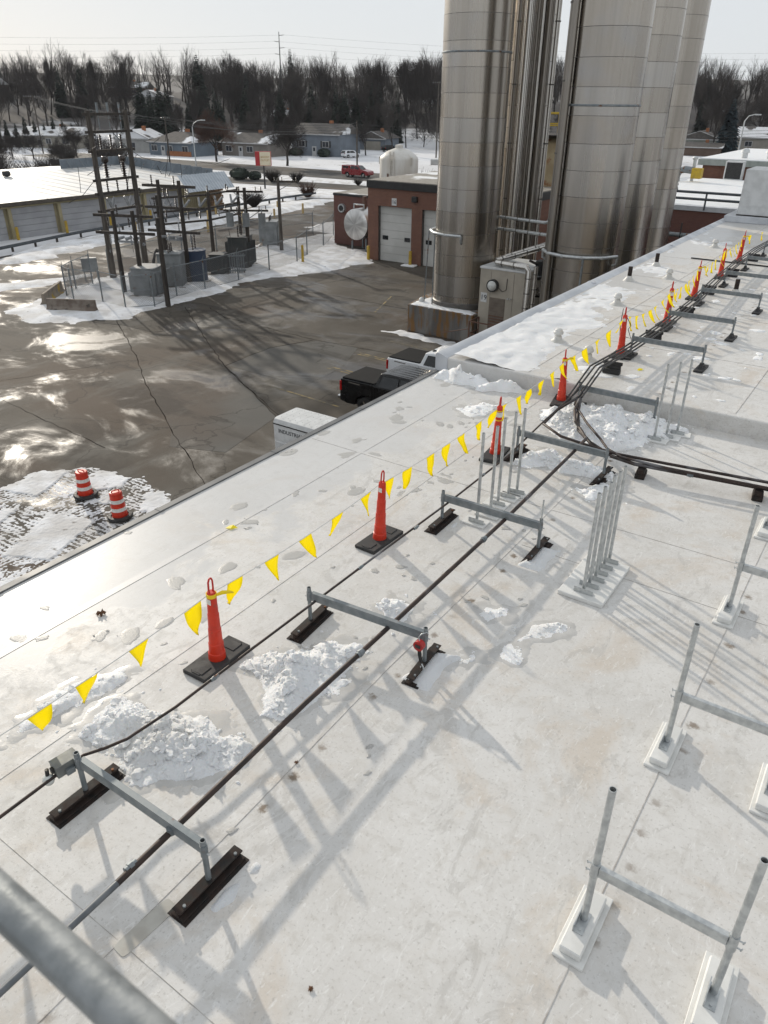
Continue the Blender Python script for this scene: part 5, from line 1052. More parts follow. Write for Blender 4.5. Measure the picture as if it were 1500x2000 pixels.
M['brick'] = brick('orange_red_brick', (.2, .093, .06), (.16, .073, .05)); M['brick_d'] = brick('dark_red_brick', (.13, .052, .04), (.1, .04, .034))
M['fascia'] = pm('black_roof_fascia', (.012, .012, .013), (.02, .02, .02), 3, .5); M['gravel'] = pm('gravel_roof', (.2, .185, .16), (.28, .26, .23), 6, .9, .9, 0, .5, 30, .02, c3=(.7, .71, .72), s3=.3, lo3=.52, hi3=.6)
M['door_w'] = pm('pale_garage_door', (.55, .55, .53), (.47, .47, .45), .7, .55, .65)
fy = 50.1
t = thing('brick_garage', 'orange brick garage with white sectional doors numbered 16', 'building', (-35.4, fy, GZ)); W = 14
b = MB()   # front wall with two door openings
for x0, x1, z0, z1 in ((0, .95, 0, 5.2), (.95, 3.95, 4.0, 5.2), (3.95, 4.85, 0, 5.2), (4.85, 7.85, 4.0, 5.2), (7.85, W, 0, 5.2)): b.box(((x0+x1)/2, .15, (z0+z1)/2), (x1-x0, .3, z1-z0))
b.box((.15, 10.15, 2.6), (.3, 19.7, 5.2)); b.box((W-.15, 10.15, 2.6), (.3, 19.7, 5.2)); b.box((W/2, 20.15, 2.6), (W, .3, 5.2)); b.build('wall', M['brick'], t)
MB().box((W/2, 10, 5.46), (W+.06, 20.3, .5), 0, .01).build('fascia', M['fascia'], t); MB().box((W/2, 10, 5.74), (W, 20.2, .06)).build('roof', M['gravel'], t)
for x0 in (.95, 4.85):
    d = MB().box((x0+1.5, .34, 2.0), (3.0, .05, 4.0)).build('door', M['door_w'], t)
    for k in range(7): MB().box((x0+1.5, .3, .29+k*.57), (2.94, .05, .55), 0, .008).build('panel', M['door_w'], d)
    for x in (.5, 2.5): MB().box((x0+x, .265, 1.72), (.5, .03, .3)).build('window', M['glass'], d)
    b = MB(); b.box((x0-.03, .2, 2.0), (.1, .28, 4.0)); b.box((x0+3.03, .2, 2.0), (.1, .28, 4.0)); b.box((x0+1.5, .2, 4.03), (3.2, .28, .1)); b.build('door_frame', M['band'], t)
MB().box((2.4, -.01, 4.35), (.42, .03, .5)).build('number_sign', M['white_metal'], t); text('16', .38, (2.4, -.03, 4.22), (R(90), 0, 0), M['ink'], t, .003, 'numeral', 'CENTER')
b = MB(); b.box((4.25, -.12, 4.65), (.45, .25, .4), 0, .04); b.build('wall_lamp', M['black'], t)
for x, lab in ((.35, 'yellow bollard at the garage corner'), (4.2, 'yellow bollard pair between the garage doors')): bollard(lab, -35.4+x, fy-.45, 1.1, .12, 'paint_b', 'bollards at the garage doors')
MB().box((-31.2, fy-.6, GZ+.06), (1.1, .7, .12), .1, .04).build('snow_cap', M['snow_clean'], None, label='snow-covered bollard base between the garage doors', cat='snow')
t = thing('brick_annex', 'dark red brick annex with a round wall lamp', 'building', (-42.0, 54.4, GZ)); MB().box((3.4, 4.5, 1.95), (6.8, 9, 3.9)).build('wall', M['brick_d'], t); MB().box((3.4, 4.5, 3.98), (6.9, 9.1, .16), 0, .01).build('fascia', M['fascia'], t); MB().box((3.4, 4.5, 4.08), (6.8, 9, .04)).build('roof', M['gravel'], t)
b = MB(); b.cyl((.95, 0, 2.95), (.95, -.25, 2.95), .34, n=20); b.build('wall_lamp', M['galv'], t, 40); MB().cyl((.95, -.25, 2.95), (.95, -.3, 2.95), .22, n=20).build('lens', M['black'], t, 40)
t = thing('horizontal_tank', 'horizontal stainless tank with a polished conical end', 'tank', (-37.9, 51.9, GZ))
n = 48; b = MB(); vs = []
for r_, yy in ((.02, -.16), (.55, -.12), (1.1, -.04), (1.17, 0), (1.19, .05), (1.19, 2.5)): vs += [(r_*math.cos(2*math.pi*k/n), yy, 2.15+r_*math.sin(2*math.pi*k/n)) for k in range(n)]
b.add(vs, [(i*n+k, i*n+(k+1) % n, (i+1)*n+(k+1) % n, (i+1)*n+k) for i in range(5) for k in range(n)]+[tuple(range(n))])
def radial():
    m, nt, bs = nodes('spun_steel'); bs.inputs['Metallic'].default_value = 1; tc = N(nt, 'TexCoord'); sp = N(nt, 'SeparateXYZ'); nt.links.new(tc.outputs['Object'], sp.inputs[0])
    bs.inputs['Base Color'].default_value = (.6, .59, .57, 1); bs.inputs['Roughness'].default_value = .3; a = N(nt, 'Math', operation='ARCTAN2'); nt.links.new(sp.outputs[0], a.inputs[0]); nt.links.new(math_(nt, 'SUBTRACT', sp.outputs[2], 2.15), a.inputs[1])
    cmb = N(nt, 'CombineXYZ'); nt.links.new(a.outputs[0], cmb.inputs[0]); ns = N(nt, 'TexNoise'); ns.inputs['Scale'].default_value = 1.6; ns.inputs['Detail'].default_value = 5; nt.links.new(cmb.outputs[0], ns.inputs['Vector'])
    nt.links.new(mixc(nt, ramp(nt, ns.outputs[0], .35, .65), (.42, .41, .4), (.72, .71, .69)), bs.inputs['Base Color']); bs.inputs['Anisotropic'].default_value = .8; tg = N(nt, 'Tangent', direction_type='RADIAL', axis='Y'); nt.links.new(tg.outputs[0], bs.inputs['Tangent']); return m
b.build('shell', radial(), t, 30)
for y in (.5, 2.0):
    for x in (-.7, .7): MB().box((x, y, .5), (.12, .12, 1.1)).build('leg', M['galv_old'], t)
b = MB(); b.cyl((-.5, .5, 3.3), (-.5, .5, 3.65), .06, n=8); b.cyl((.5, .5, 3.3), (.5, .5, 3.65), .06, n=8); b.cyl((-.5, .5, 3.62), (.5, .5, 3.62), .05, n=8); b.build('top_pipe', M['galv'], t, 40); MB().cyl((.2, 1, 3.3), (.2, 1, 4.2), .16, n=12).build('stack', M['brown_metal'], t, 40)
M['tank_w'] = pm('stained_white_tank', (.62, .61, .58), (.5, .47, .42), .7, .5, .6, stretch=(1.5, 1.5, .35), c3=(.22, .15, .1), s3=1.3, lo3=.68, hi3=.76)
t = thing('storage_tank', 'white stained cylindrical storage tank with a domed top and ladder', 'tank', (-40.95, 62.85, GZ)); MB().lathe([(1.75, 0), (1.75, 3.2), (1.74, 3.22), (1.75, 3.24), (1.75, 6.3), (1.68, 6.5), (1.1, 6.95), (.4, 7.2), (.05, 7.22)], n=44).build('shell', M['tank_w'], t, 35)
MB().lathe([(.35, 7.1), (.35, 7.45), (.1, 7.5)], n=16).build('hatch', M['tank_w'], t, 40)
b = MB(); b.cyl((.25, -1.85, .0), (.25, -1.85, 7.0), .05, n=6); b.cyl((.6, -1.8, 0), (.6, -1.8, 7.0), .05, n=6); b.build('ladder_rail', M['tank_w'], t)
for k in range(16): MB().cyl((.25, -1.85, .4+k*.42), (.6, -1.8, .4+k*.42), .03, n=5).build('rung', M['tank_w'], t)
MB().cyl((.0, -1.82, 0), (.0, -1.82, 5.2), .07, n=8).build('fill_pipe', M['brown_metal'], t)
for a in (-2.6, -.3): MB().box((1.76*math.cos(a), 1.76*math.sin(a), 6.2), (.12, .12, .6), a).build('lug', M['tank_w'], t)
MB().box((-38.6, 66.5, GZ+6.0), (1.8, 1.4, .5), .3, .05).build('roof_curb', M['white_metal'], None, label='low pale curb box on the garage roof behind the tank', cat='curb')
# ================================================================ brick wing and roofs beyond the white roof
t = thing('brick_wing', 'red brick wing with a flat snow-covered roof behind the silos', 'building', (-19, 55, GZ)); MB().box((22, 11, 2.4), (44, 22, 4.8)).build('wall', M['brick_d'], t); MB().box((22, 11, 4.95), (44.2, 22.2, .3), 0, .01).build('coping', M['flashing_white'], t)
def wsnow(x, y, d): return .09*max(-.4, min(1, (d+.8*noise.noise(Vector((x*.4, y*.4, 2)))-.2)/1.0))+.02*noise.noise(Vector((x, y, 1)))
field([(-18.5, 55.6), (20, 55.6), (20, 76.6), (-18.5, 76.6)], .6, wsnow, -1.495, .1).build('wing_roof_snow', M['snow_clean'], None, 60, False, label='clean snow on the brick wing roof', cat='snow', kind='stuff')
t = thing('second_brick_building', 'low brown brick building with a white roof edge and vents', 'building', (-18, 78.2, GZ)); MB().box((20, 10, 3.05), (40, 20, 6.1)).build('wall', M['brick'], t); MB().box((20, 10, 6.35), (40.8, 20.8, .5), 0, .02).build('fascia', pm('grey_green_fascia', (.3, .33, .31), (.24, .27, .25), 2, .5), t); MB().box((20, 10, 6.62), (40.6, 20.6, .12), 0, .03).build('roof_snow', M['snow_clean'], t)
for x, y in ((3, 2), (5, 2.5), (6.5, 3), (9, 3)): MB().lathe([(.25, 6.6), (.25, 7.1), (.4, 7.15), (.3, 7.4), (.05, 7.5)], (x, y, 0), 14).build('roof_vent', M['white_metal'], t, 50)
for x, y, w_, h in ((3.2, -.7, 1.5, 1.5), (5.0, -.8, 1.0, .8)):
    o = thing('condenser', 'dark condenser unit on the snowy roof before brown brick' if w_ > 1.2 else 'small low condenser unit on the snowy roof', 'condenser', (-18+x, 76.4+y*.5, -1.45)); MB().box((0, 0, h/2), (w_, .7, h), 0, .03).build('casing', M['white_metal'], o); MB().box((0, -.36, h/2), (w_*.85, .03, h*.85)).build('grille', M['black'], o)
t = thing('duct_fan', 'curved grey duct with a yellow fan box on the snowy roof', 'duct', (-17.5, 71.5, -1.45)); MB().tube([(-.9, 0, 0), (-.9, 0, .5), (-.7, 0, .85), (-.3, 0, .95), (.3, 0, .9)], .28, 12).build('duct', M['galv_old'], t, 50); MB().box((.7, 0, .7), (.8, .8, .8), 0, .04).build('fan_box', M['yellow_st'], t); MB().cyl((.25, .4, 0), (.25, .4, 1.7), .14, n=12).build('stack', M['galv'], t, 40); MB().lathe([(.2, 1.7), (.24, 1.82), (.14, 1.95)], (.25, .4, 0), 12).build('cap', M['galv'], t, 40)
t = thing('finned_condenser', 'black finned condenser beside the white air conditioner', 'condenser', (-8.6, 57.5, -1.2)); MB().box((0, 0, .85), (2.6, 1.6, 1.7), 0, .03).build('casing', M['tank_grey'], t)
for k in range(22): MB().box((-1.2+k*.115, -.83, .85), (.05, .06, 1.6)).build('fin', M['tank_dark'], t)
t = thing('pipe_rail', 'double pipe run on the brick wing parapet', 'pipe', (-19, 54.7, -1.4))
for z in (.35, .75): MB().cyl((3, 0, z), (11, 0, z), .08, n=8).build('tube', M['rail_dark'], t)
for x in (3.4, 7, 10.5): MB().cyl((x, 0, -.3), (x, 0, .8), .06, n=8).build('support', M['rail_dark'], t)
MB().lathe([(.1, 0), (.16, .1), (.1, .3), (.14, .4), (.05, .6)], (5, 0, .75), 10).build('valve', M['black'], t)
t = thing('pipe_run', 'grey pipe bending out of the ground along the brick wing', 'pipe', (-15.5, 53.6, GZ)); MB().tube([(0, 0, 0), (0, 0, 2.9), (.3, 0, 3.3), (.8, 0, 3.45), (9, 0, 3.45)], .14, 10).build('tube', M['galv_old'], t, 50); MB().tube([(6.2, .2, 3), (6.1, .1, 5.2)], .12, 8).build('riser', M['galv_old'], t)
MB().cyl((2.6, -.1, 0), (2.6, -.1, 4.2), .05, n=6).build('conduit', M['cable'], t)
# ================================================================ long shed
import numpy as np
M['siding'] = pm('tan_metal_siding', (.36, .31, .19), (.3, .26, .16), 1, .6, .7); M['shed_roof'] = pm('snowy_metal_roof', (.66, .66, .65), (.5, .49, .47), .5, .35, .6, 0, .2, 2, .02, stretch=(.4, 2.2, 1))
M['shed_door'] = pm('grey_roller_door', (.36, .365, .38), (.31, .315, .33), .8, .6); M['para'] = pm('blue_grey_parapet', (.16, .19, .22), (.12, .145, .17), 1, .6)
M['trim'] = pm('dark_brown_trim', (.06, .05, .04), (.09, .075, .06), 2, .6); M['stone'] = pm('brown_stone_face', (.24, .14, .07), (.12, .075, .045), 2.5, .85, .9, 0, .6, 5, .06); M['awn'] = pm('grey_ribbed_metal', (.42, .46, .5), (.36, .4, .44), 1, .45, .55)
t = thing('storage_shed', 'long low tan shed with white roller doors and a snowy metal roof', 'building', (-65.5, 37.6, GZ))
y0, y1, ev = -36, 27, 3.0
MB().box((-8, (y0+y1)/2, ev/2), (15.6, y1-y0, ev)).build('wall', M['siding'], t)
b = MB(); b.add([(.45, y0, ev+.02), (.45, y1, ev+.02), (-15.6, y1, 3.95), (-15.6, y0, 3.95), (-31, y1, 3.0), (-31, y0, 3.0), (.45, y0, ev-.2), (.45, y1, ev-.2), (-31, y1, 2.8), (-31, y0, 2.8)], [(0, 1, 2, 3), (3, 2, 4, 5), (0, 6, 7, 1), (1, 7, 8, 4, 2), (0, 3, 5, 9, 6), (5, 4, 8, 9), (6, 9, 8, 7)]); rf = b.build('roof', M['shed_roof'], t)
for k in range(42): y = y0+.7+k*1.5; MB().quad((.45, y, ev+.03), (.45, y+.12, ev+.03), (-15.6, y+.12, 4.02), (-15.6, y, 4.02)).build('roof_rib', M['shed_roof'], rf)
MB().box((.48, (y0+y1)/2, ev-.12), (.1, y1-y0, .3)).build('gutter', M['trim'], t)
for k in range(-7, 4):
    y = 1.3+k*4.9; d = MB().box((-.18, y+2.45, 1.25), (.1, 4.3, 2.5)).build('door', M['shed_door'], t)
    if k > -5: [MB().box((-.11, y+2.45, .25+q*.5), (.06, 4.24, .47), 0, .008).build('panel', M['shed_door'], d) for q in range(5)]
    b = MB(); b.box((.0, y+.15, 1.3), (.24, .3, 2.6)); b.box((0, y+2.45, 2.58), (.2, 4.9, .12)); b.build('door_frame', M['siding'], t)
    o = thing('bollard', 'yellow bollard between the shed doors', 'bollard', (-64.9, 37.6+y+.15, GZ), 0, 'bollards between the shed doors'); MB().lathe([(.13, 0), (.13, 1.0), (.05, 1.08)], n=10).build('post', M['paint_b'], o, 40)
for k in range(20): MB().box((.03, 21.2+k*.28, 1.5), (.05, .08, 3.0)).build('siding_rib', M['siding'], t)
for j in range(7):
    for k in range(6): MB().box((.05+.02*((j*7+k*3) % 3), 24.9+k*.36+(.18 if j % 2 else 0), .2+j*.4), (.12, .33, .37), 0, .03).build('stone', M['stone'], t)
aw = MB(); aw.add([(3.2, 19.2, 2.6), (2.9, 26.0, 2.6), (.2, 27.3, 3.95), (.5, 20.3, 3.95)], [(0, 1, 2, 3)]); aw.build('awning', M['awn'], t)
for k in range(18): u_ = k/17; p, q = Vector((3.2-.3*u_, 19.2+6.8*u_, 2.63)), Vector((.5-.3*u_, 20.3+7*u_, 3.98)); MB().cyl(p, q, .035, n=5).build('awning_rib', M['awn'], t)
pts = [(-15.7, 18), (-15.7, 26.6), (-1, 26.8)]
for a, c in zip(pts, pts[1:]):
    d = Vector((c[0]-a[0], c[1]-a[1], 0)); L = d.length; n = int(L/1.6)
    for k in range(n): p = Vector((*a, 0))+d*((k+.5)/n); zz = 3.95-.055*max(0, 15.7+p.x)*.9; MB().box((p.x, p.y, zz+.45), (L/n-.06, .08, 1.0), math.atan2(d.y, d.x)).build('parapet_panel', M['para'], t); MB().cyl((p.x, p.y, zz+.8), (p.x+d.y/L*.9, p.y-d.x/L*.9, zz), .04, n=5).build('parapet_brace', M['galv_old'], t)
for x, y, lab in ((-11, 2.6, 'white mushroom vent on the long shed roof'), (-13, 9.8, 'dark boxy vent on the long shed roof')):
    o = thing('shed_vent', lab, 'vent', (-65.5+x, 37.6+y, GZ+3.6)); b = MB(); b.lathe([(.2, 0), (.2, .75)], n=12) if 'white' in lab else b.lathe([(.15, 0), (.15, .3)], n=10); b.build('pipe', M['galv_old'], o, 40); b = MB(); b.lathe([(.3, .7), (.42, .8), (.42, .9), (.2, 1.05), (.05, 1.08)], n=14) if 'white' in lab else b.box((0, 0, .5), (.7, .6, .5), .4, .1); b.build('cap', M['vent_white'] if 'white' in lab else M['black'], o, 50)
# ================================================================ houses
def wallm(n, c):
    c = tuple(v*.66 for v in c); return pm(n, c, tuple(v*.85 for v in c), .6, .75, .8)
W_ = {k: wallm('siding_'+k, c) for k, c in dict(bluegrey=(.20, .25, .30), stone=(.27, .245, .22), blue=(.05, .13, .26), slate=(.24, .28, .33), cream=(.45, .42, .36), tan=(.42, .39, .34), white=(.5, .5, .48), green=(.4, .43, .38), brown=(.18, .12, .09)).items()}
M['shingle'] = pm('dark_shingles', (.075, .068, .062), (.1, .09, .082), 1.4, .9, c3=(.75, .76, .78), s3=.16, lo3=.6, hi3=.66); M['shingle_s'] = pm('snowy_shingles', (.7, .71, .73), (.6, .6, .6), .4, .8, c3=(.08, .07, .065), s3=.3, lo3=.55, hi3=.62)
M['win'] = pm('house_window_glass', (.02, .024, .03), (.035, .04, .05), 2, .12); M['wtrim'] = pm('white_trim', (.45, .45, .45), (.38, .38, .38), 2, .6); M['obrick'] = pm('orange_brick_band', (.33, .13, .05), (.26, .1, .045), 3, .85)
def house(label, x, y, w_, dp, h, wall, rise=1.7, rz=0, roof='shingle', wins=(.15, .5, .85), door=None, gable='x', band=None, gdoor=False, z=None, bush=False, shut=False):
    z = hgt(x, y)-.15 if z is None else z
    t = thing('house', label, 'house', (x, y, z), rz); MB().box((w_/2, dp/2, h/2), (w_, dp, h)).build('wall', W_[wall], t)
    ov = .45; b = MB()
    if gable == 'x': vs = [(-ov, -ov, h), (w_+ov, -ov, h), (w_+ov, dp+ov, h), (-ov, dp+ov, h), (-ov, dp/2, h+rise), (w_+ov, dp/2, h+rise)]; fs = [(0, 1, 5, 4), (2, 3, 4, 5), (0, 4, 3), (1, 2, 5), (0, 3, 2, 1)]
    elif gable == 'hip': vs = [(-ov, -ov, h), (w_+ov, -ov, h), (w_+ov, dp+ov, h), (-ov, dp+ov, h), (dp/2, dp/2, h+rise), (w_-dp/2, dp/2, h+rise)]; fs = [(0, 1, 5, 4), (2, 3, 4, 5), (0, 4, 3), (1, 2, 5), (0, 3, 2, 1)]
    else: vs = [(-ov, -ov, h), (w_+ov, -ov, h), (w_+ov, dp+ov, h), (-ov, dp+ov, h), (w_/2, -ov, h+rise), (w_/2, dp+ov, h+rise)]; fs = [(0, 4, 5, 3), (1, 2, 5, 4), (0, 1, 4), (3, 5, 2), (0, 3, 2, 1)]
    b.add([(p[0], p[1], p[2]+.1) for p in vs], fs); rf = b.build('roof', M[roof], t)
    if gable == 'x':
        for xx in (0, w_): MB().add([(xx, 0, h), (xx, dp, h), (xx, dp/2, h+rise*.96)], [(0, 1, 2)]).build('gable', W_[wall], t).location.x = .02 if xx else -.02
    if gable == 'y': MB().add([(0, -.03, h), (w_, -.03, h), (w_/2, -.03, h+rise*.96)], [(0, 1, 2)]).build('gable', W_[wall], t); b = MB(); [b.cyl((s, -ov-.02, h+.05), (w_/2, -ov-.02, h+rise+.08), .1, n=4) for s in (-ov, w_+ov)]; b.build('barge_board', M['wtrim'], rf)
    MB().box((w_/2, -ov-.02, h+.02), (w_+.9, .08, .2)).build('fascia', M['wtrim'], rf)
    for u_ in wins:
        ww = 1.5 if u_ in (wins[0], wins[-1]) else 1.1; f = MB().box((u_*w_, -.04, h*.58), (ww+.25, .1, 1.25), 0, .02).build('window', M['wtrim'], t); MB().box((u_*w_, -.1, h*.58), (ww, .04, 1.0)).build('pane', M['win'], f); MB().box((u_*w_, -.125, h*.58), (.06, .03, 1.0)).build('mullion', M['wtrim'], f)
        if shut: [MB().box((u_*w_+s*(ww/2+.35), -.04, h*.58), (.36, .08, 1.25)).build('shutter', M['black'], f) for s in (-1, 1)]
    if door is not None: d = MB().box((door*w_, -.05, 1.05), (1.1, .12, 2.1)).build('door', M['wtrim'], t); MB().box((door*w_, -.12, 1.5), (.5, .03, .7)).build('door_pane', M['win'], d)
    if band: MB().box(((band[0]+band[1])/2*w_, -.07, .55), ((band[1]-band[0])*w_, .14, 1.1)).build('brick_band', M['obrick'], t)
    if gdoor:
        d = MB().box((w_*.52, -.05, 1.05), (w_*.62, .1, 2.1)).build('garage_door', W_['cream'], t); [MB().box((w_*.52, -.11, .3+k*.5), (w_*.6, .03, .46)).build('panel', W_['cream'], d) for k in range(4)]
    MB().box((w_*.6, dp*.55, h+rise), (.7, .7, 1.3)).build('chimney', M['obrick'], rf)
    return t
house('blue-grey bungalow with an orange brick band behind the street lamp', -144.7, 122, 12.5, 8, 2.7, 'bluegrey', 1.9, .05, 'shingle', (.12, .5, .85), .33, 'hip', (.42, .98))
house('grey stone bungalow with a white door behind the bakery sign', -132, 131.3, 12.5, 8, 2.7, 'stone', 1.8, .08, 'shingle', (.16, .62), .42)
house('two-storey slate blue house with black shutters', -121, 142, 12.3, 9, 4.4, 'slate', 2.0, .1, 'shingle', (.22, .72), .48, shut=True)
house('slate blue garage with a wide beige door', -121, 167.4, 7.2, 8, 2.6, 'slate', 1.6, .15, 'shingle', (), None, 'y', None, True)
house('bright blue hillside house with a snowy roof edge', -172, 201, 14, 9, 3.0, 'blue', 2.0, .4, 'shingle', (.25, .5, .8), None, 'hip')
house('small bright blue house beside the larger blue one', -172, 193, 7, 7, 2.6, 'blue', 1.6, .4, 'shingle_s', (.5,), None)
house('cream house with a dark porch up the hill', -176.3, 218.3, 12.5, 9, 3.4, 'cream', 2.0, .45, 'shingle', (.2, .5, .8), .6)
house('tan gabled house below the big bare tree', -156.6, 207.8, 9.5, 9, 3, 'tan', 2.4, .3, 'shingle_s', (.3, .7), None, 'y')
house('low cream ranch house with a snow-covered roof left of the frame poles'.replace(' left of', ' behind'), -181, 114.5, 14, 9, 2.7, 'cream', 1.7, .5, 'shingle_s', (.2, .5, .8), .35)
house('white gabled garage beside the blue-grey bungalow', -156, 122, 8, 9, 3.0, 'white', 1.8, .4, 'shingle_s', (.5,), None, 'y')
house('pale green house behind the last silo', -56, 212, 10, 8, 2.7, 'green', 1.8, .1, 'shingle', (.3, .7), None, 'y')
house('brown shed-like house below the pale green one', -52, 200, 9, 6, 2.0, 'brown', .9, .1, 'shingle', (), None)
house('beige house with a patchy snow roof beside the blue spruce', -43.5, 217.5, 15, 9, 3.1, 'tan', 2.2, .1, 'shingle_s', (.2, .55, .85), None)
for i, (px_, py_, w_, wl) in enumerate(((-231, 190, 11, 'white'), (-262, 205, 14, 'brown'), (-288, 160, 16, 'brown'), (-205, 232, 10, 'white'), (-150, 245, 10, 'tan'), (-310, 190, 14, 'tan'))): house(['white gabled house among the conifers', 'dark brown house under the tree line', 'long brown house beyond the snow field', 'white house half hidden by trunks', 'tan house half hidden by trunks', 'tan house beyond the snow field'][i]+' on the hill', px_, py_, w_, 9, 3, wl, 2, .5, 'shingle_s' if i % 2 == 0 else 'shingle', (.3, .7), None, 'y' if i in (0, 3) else 'x')
# ================================================================ vehicles, sign, lamps, poles
rt = pickup('pickup_truck', 'red pickup truck with a matching cap driving on the street', (-80.4, 107.2, GZ+.01), .02, M['p_red'], .88, True)
def suv(label, x, y, rz, pm_, s=.88):
    t = thing('parked_car', label, 'car', (x, y, GZ+.01), rz); t.scale = (s, s, s)
    prof = [(0, .5), (.3, .4)]+arch(.95, .42, .4)+[(3.0, .38)]+arch(3.75, .42, .4)+[(4.5, .4), (4.65, .6), (4.6, .85), (3.6, 1.05), (2.9, 1.6), (2.4, 1.72), (.5, 1.72), (.15, 1.45), (.02, 1.0)]
    b = MB(); b.extr(prof, -.92, .92, 1); o = b.build('body', pm_, t, 35); md = o.modifiers.new('bev', 'BEVEL'); md.width = .08; md.segments = 3; md.limit_method = 'ANGLE'; md.angle_limit = R(45)
    for sd in (-1, 1):
        for q in ([(.55, 1.12), (.6, 1.58), (1.4, 1.6), (1.4, 1.12)], [(1.5, 1.12), (1.5, 1.6), (2.4, 1.6), (3.1, 1.12)]): MB().quad(*[(p[0], sd*.925, p[1]) for p in q]).build('side_window', M['glass'], t)
        MB().box((.05, sd*.75, 1.05), (.1, .2, .25), 0, .02).build('tail_light', M['tail'], t)
        for x_ in (.95, 3.75): wheel(t, x_, sd*.8, .36, sd)
    MB().quad((.0, -.75, 1.1), (.0, .75, 1.1), (.25, .68, 1.6), (.25, -.68, 1.6)).build('rear_window', M['glass'], t).location.x = -.03
suv('white sport utility car parked in the driveway of the slate blue house', -106.5, 141.5, 1.25, M['p_white']); suv('dark car parked before the beige garage door', -112, 165, 1.4, M['p_black'])
M['cream_face'] = pm('cream_sign_face', (.62, .56, .42), (.55, .49, .36), 2, .5); M['sign_red'] = pm('sign_red', (.36, .015, .02), (.3, .012, .018), 2, .45); M['sign_ink'] = pm('sign_lettering_gold', (.36, .2, .05), (.3, .17, .04), 2, .6)
t = thing('bakery_sign', 'red and cream bakery outlet sign on a dark pole', 'sign', (-75.7, 82.8, GZ), .55); MB().cyl((0, 0, 0), (0, 0, 3.1), .11, n=12).build('pole', M['black'], t, 40); MB().box((0, 0, 3.95), (2.1, .5, 1.75), 0, .03).build('cabinet', M['sign_red'], t); MB().box((.3, -.262, 3.95), (1.45, .03, 1.65)).build('face', M['cream_face'], t); MB().box((-.74, -.262, 3.95), (.6, .03, 1.65)).build('red_panel', M['sign_red'], t)
text('BAKERY', .33, (.3, -.285, 4.05), (R(90), 0, 0), M['sign_ink'], t, .004, 'lettering', 'CENTER'); text('OUTLET', .33, (.3, -.285, 3.65), (R(90), 0, 0), M['sign_ink'], t, .004, 'lettering', 'CENTER')
t = thing('street_lamp', 'grey street lamp with a curved arm before the bungalows', 'street lamp', (-111, 103.6, GZ)); MB().cyl((0, 0, 0), (0, 0, 6.6), .12, .08, 10).build('pole', M['galv'], t, 40); MB().tube([(0, 0, 6.5), (.3, .1, 7.1), (1.0, .3, 7.5), (1.9, .5, 7.65)], .06, 8).build('arm', M['galv'], t, 50); MB().box((2.2, .58, 7.62), (.8, .3, .16), .25, .05).build('lamp_head', M['galv'], t)
t = thing('street_lamp', 'pale street lamp beyond the brown brick building', 'street lamp', (-23, 118, GZ)); MB().cyl((0, 0, 0), (0, 0, 9), .12, .08, 10).build('pole', M['galv'], t, 40); MB().tube([(0, 0, 9), (.4, 0, 9.6), (1.2, 0, 9.8)], .06, 8).build('arm', M['galv'], t, 50); MB().box((1.5, 0, 9.75), (.7, .3, .16), 0, .05).build('lamp_head', M['galv'], t)
def upole(label, x, y, h, arm=2.4, rz=.3, can=False, n=6):
    z = hgt(x, y); t = thing('utility_pole', label, 'utility pole', (x, y, z), rz, 'utility poles along the street'); MB().cyl((0, 0, -.3), (0, 0, h), .16, .11, 10).build('post', M['wood'], t, 40)
    if arm:
        MB().box((0, 0, h-.4), (arm, .12, .14)).build('crossarm', M['wood_d'], t)
        for k in range(n): b = MB(); insul(b, ((k/(n-1)-.5)*arm*.92, 0, h-.33), .28, .07, 3); b.build('insulator', M['porc_g'], t, 60)
    if can: MB().cyl((.35, 0, h-2.2), (.35, 0, h-1.3), .24, n=12).build('transformer_can', M['tank_grey'], t, 40)
    return t
upole('leaning timber pole with a loaded double crossarm behind the shed', -164, 108.7, 11.2, 4.2, .5, n=9); upole('timber pole before the blue-grey bungalow', -123.4, 108.5, 7.9, 2.2, .2); upole('timber pole at the driveway of the slate blue house', -86.8, 119.5, 7.8, 0, 0); upole('timber pole with a transformer can beside the blue spruce', -48.5, 219, 10, 0, 0, True); upole('tall timber pole behind the plinth silo', -92, 156, 14.5, 2.6, .4); upole('bare timber pole among the thickets behind the shed', -176, 95, 9.5, 1.8, .5)
z = hgt(-217, 250); t = thing('transmission_pole', 'tall steel transmission pole rising above the wood', 'transmission pole', (-217, 250, z)); MB().cyl((0, 0, 0), (0, 0, 21.5), .3, .12, 12).build('mast', M['tank_dark'], t, 40)
for hz_, s in ((20.5, 1), (18.5, -1), (16.5, 1), (14.5, -1)): MB().cyl((0, 0, hz_-.2), (s*1.6, s*.9, hz_), .09, n=6).build('arm', M['tank_dark'], t)
def wire(label, a, c, sag, r=.028, grp='overhead wires'):
    a, c = Vector(a), Vector(c); P = [a.lerp(c, k/24)-Vector((0, 0, sag*4*(k/24)*(1-k/24))) for k in range(25)]; MB().tube(P, r, 4).build('overhead_wire', M['wire'], None, label=label, cat='wire', group=grp)
for hz_, s in ((20.5, 1), (18.5, -1), (16.5, 1), (14.5, -1)):
    p = Vector((-217+s*1.6, 250+s*.9, z+hz_)); wire('transmission wire running from the tall pole over the wood', p, (-420, 60, z+hz_+3), 4, .022, 'transmission wires'); wire('transmission wire running from the tall pole towards the silos', p, (20, 440, z+hz_+2), 5, .022, 'transmission wires')
for k in range(4): wire('street wire strung across the bungalow fronts', (-123.4+k*.6-1, 108.5, GZ+7.7), (-86.8, 119.5, GZ+7.2-.5*k), .6); wire('street wire strung behind the long shed', (-164+k*.9-1.4, 108.7, GZ+11), (-123.4+k*.6-1, 108.5, GZ+7.7), .8); wire('street wire strung towards the plinth silo', (-86.8, 119.5, GZ+7.2-.5*k), (-15, 136, GZ+8-.4*k), .9)
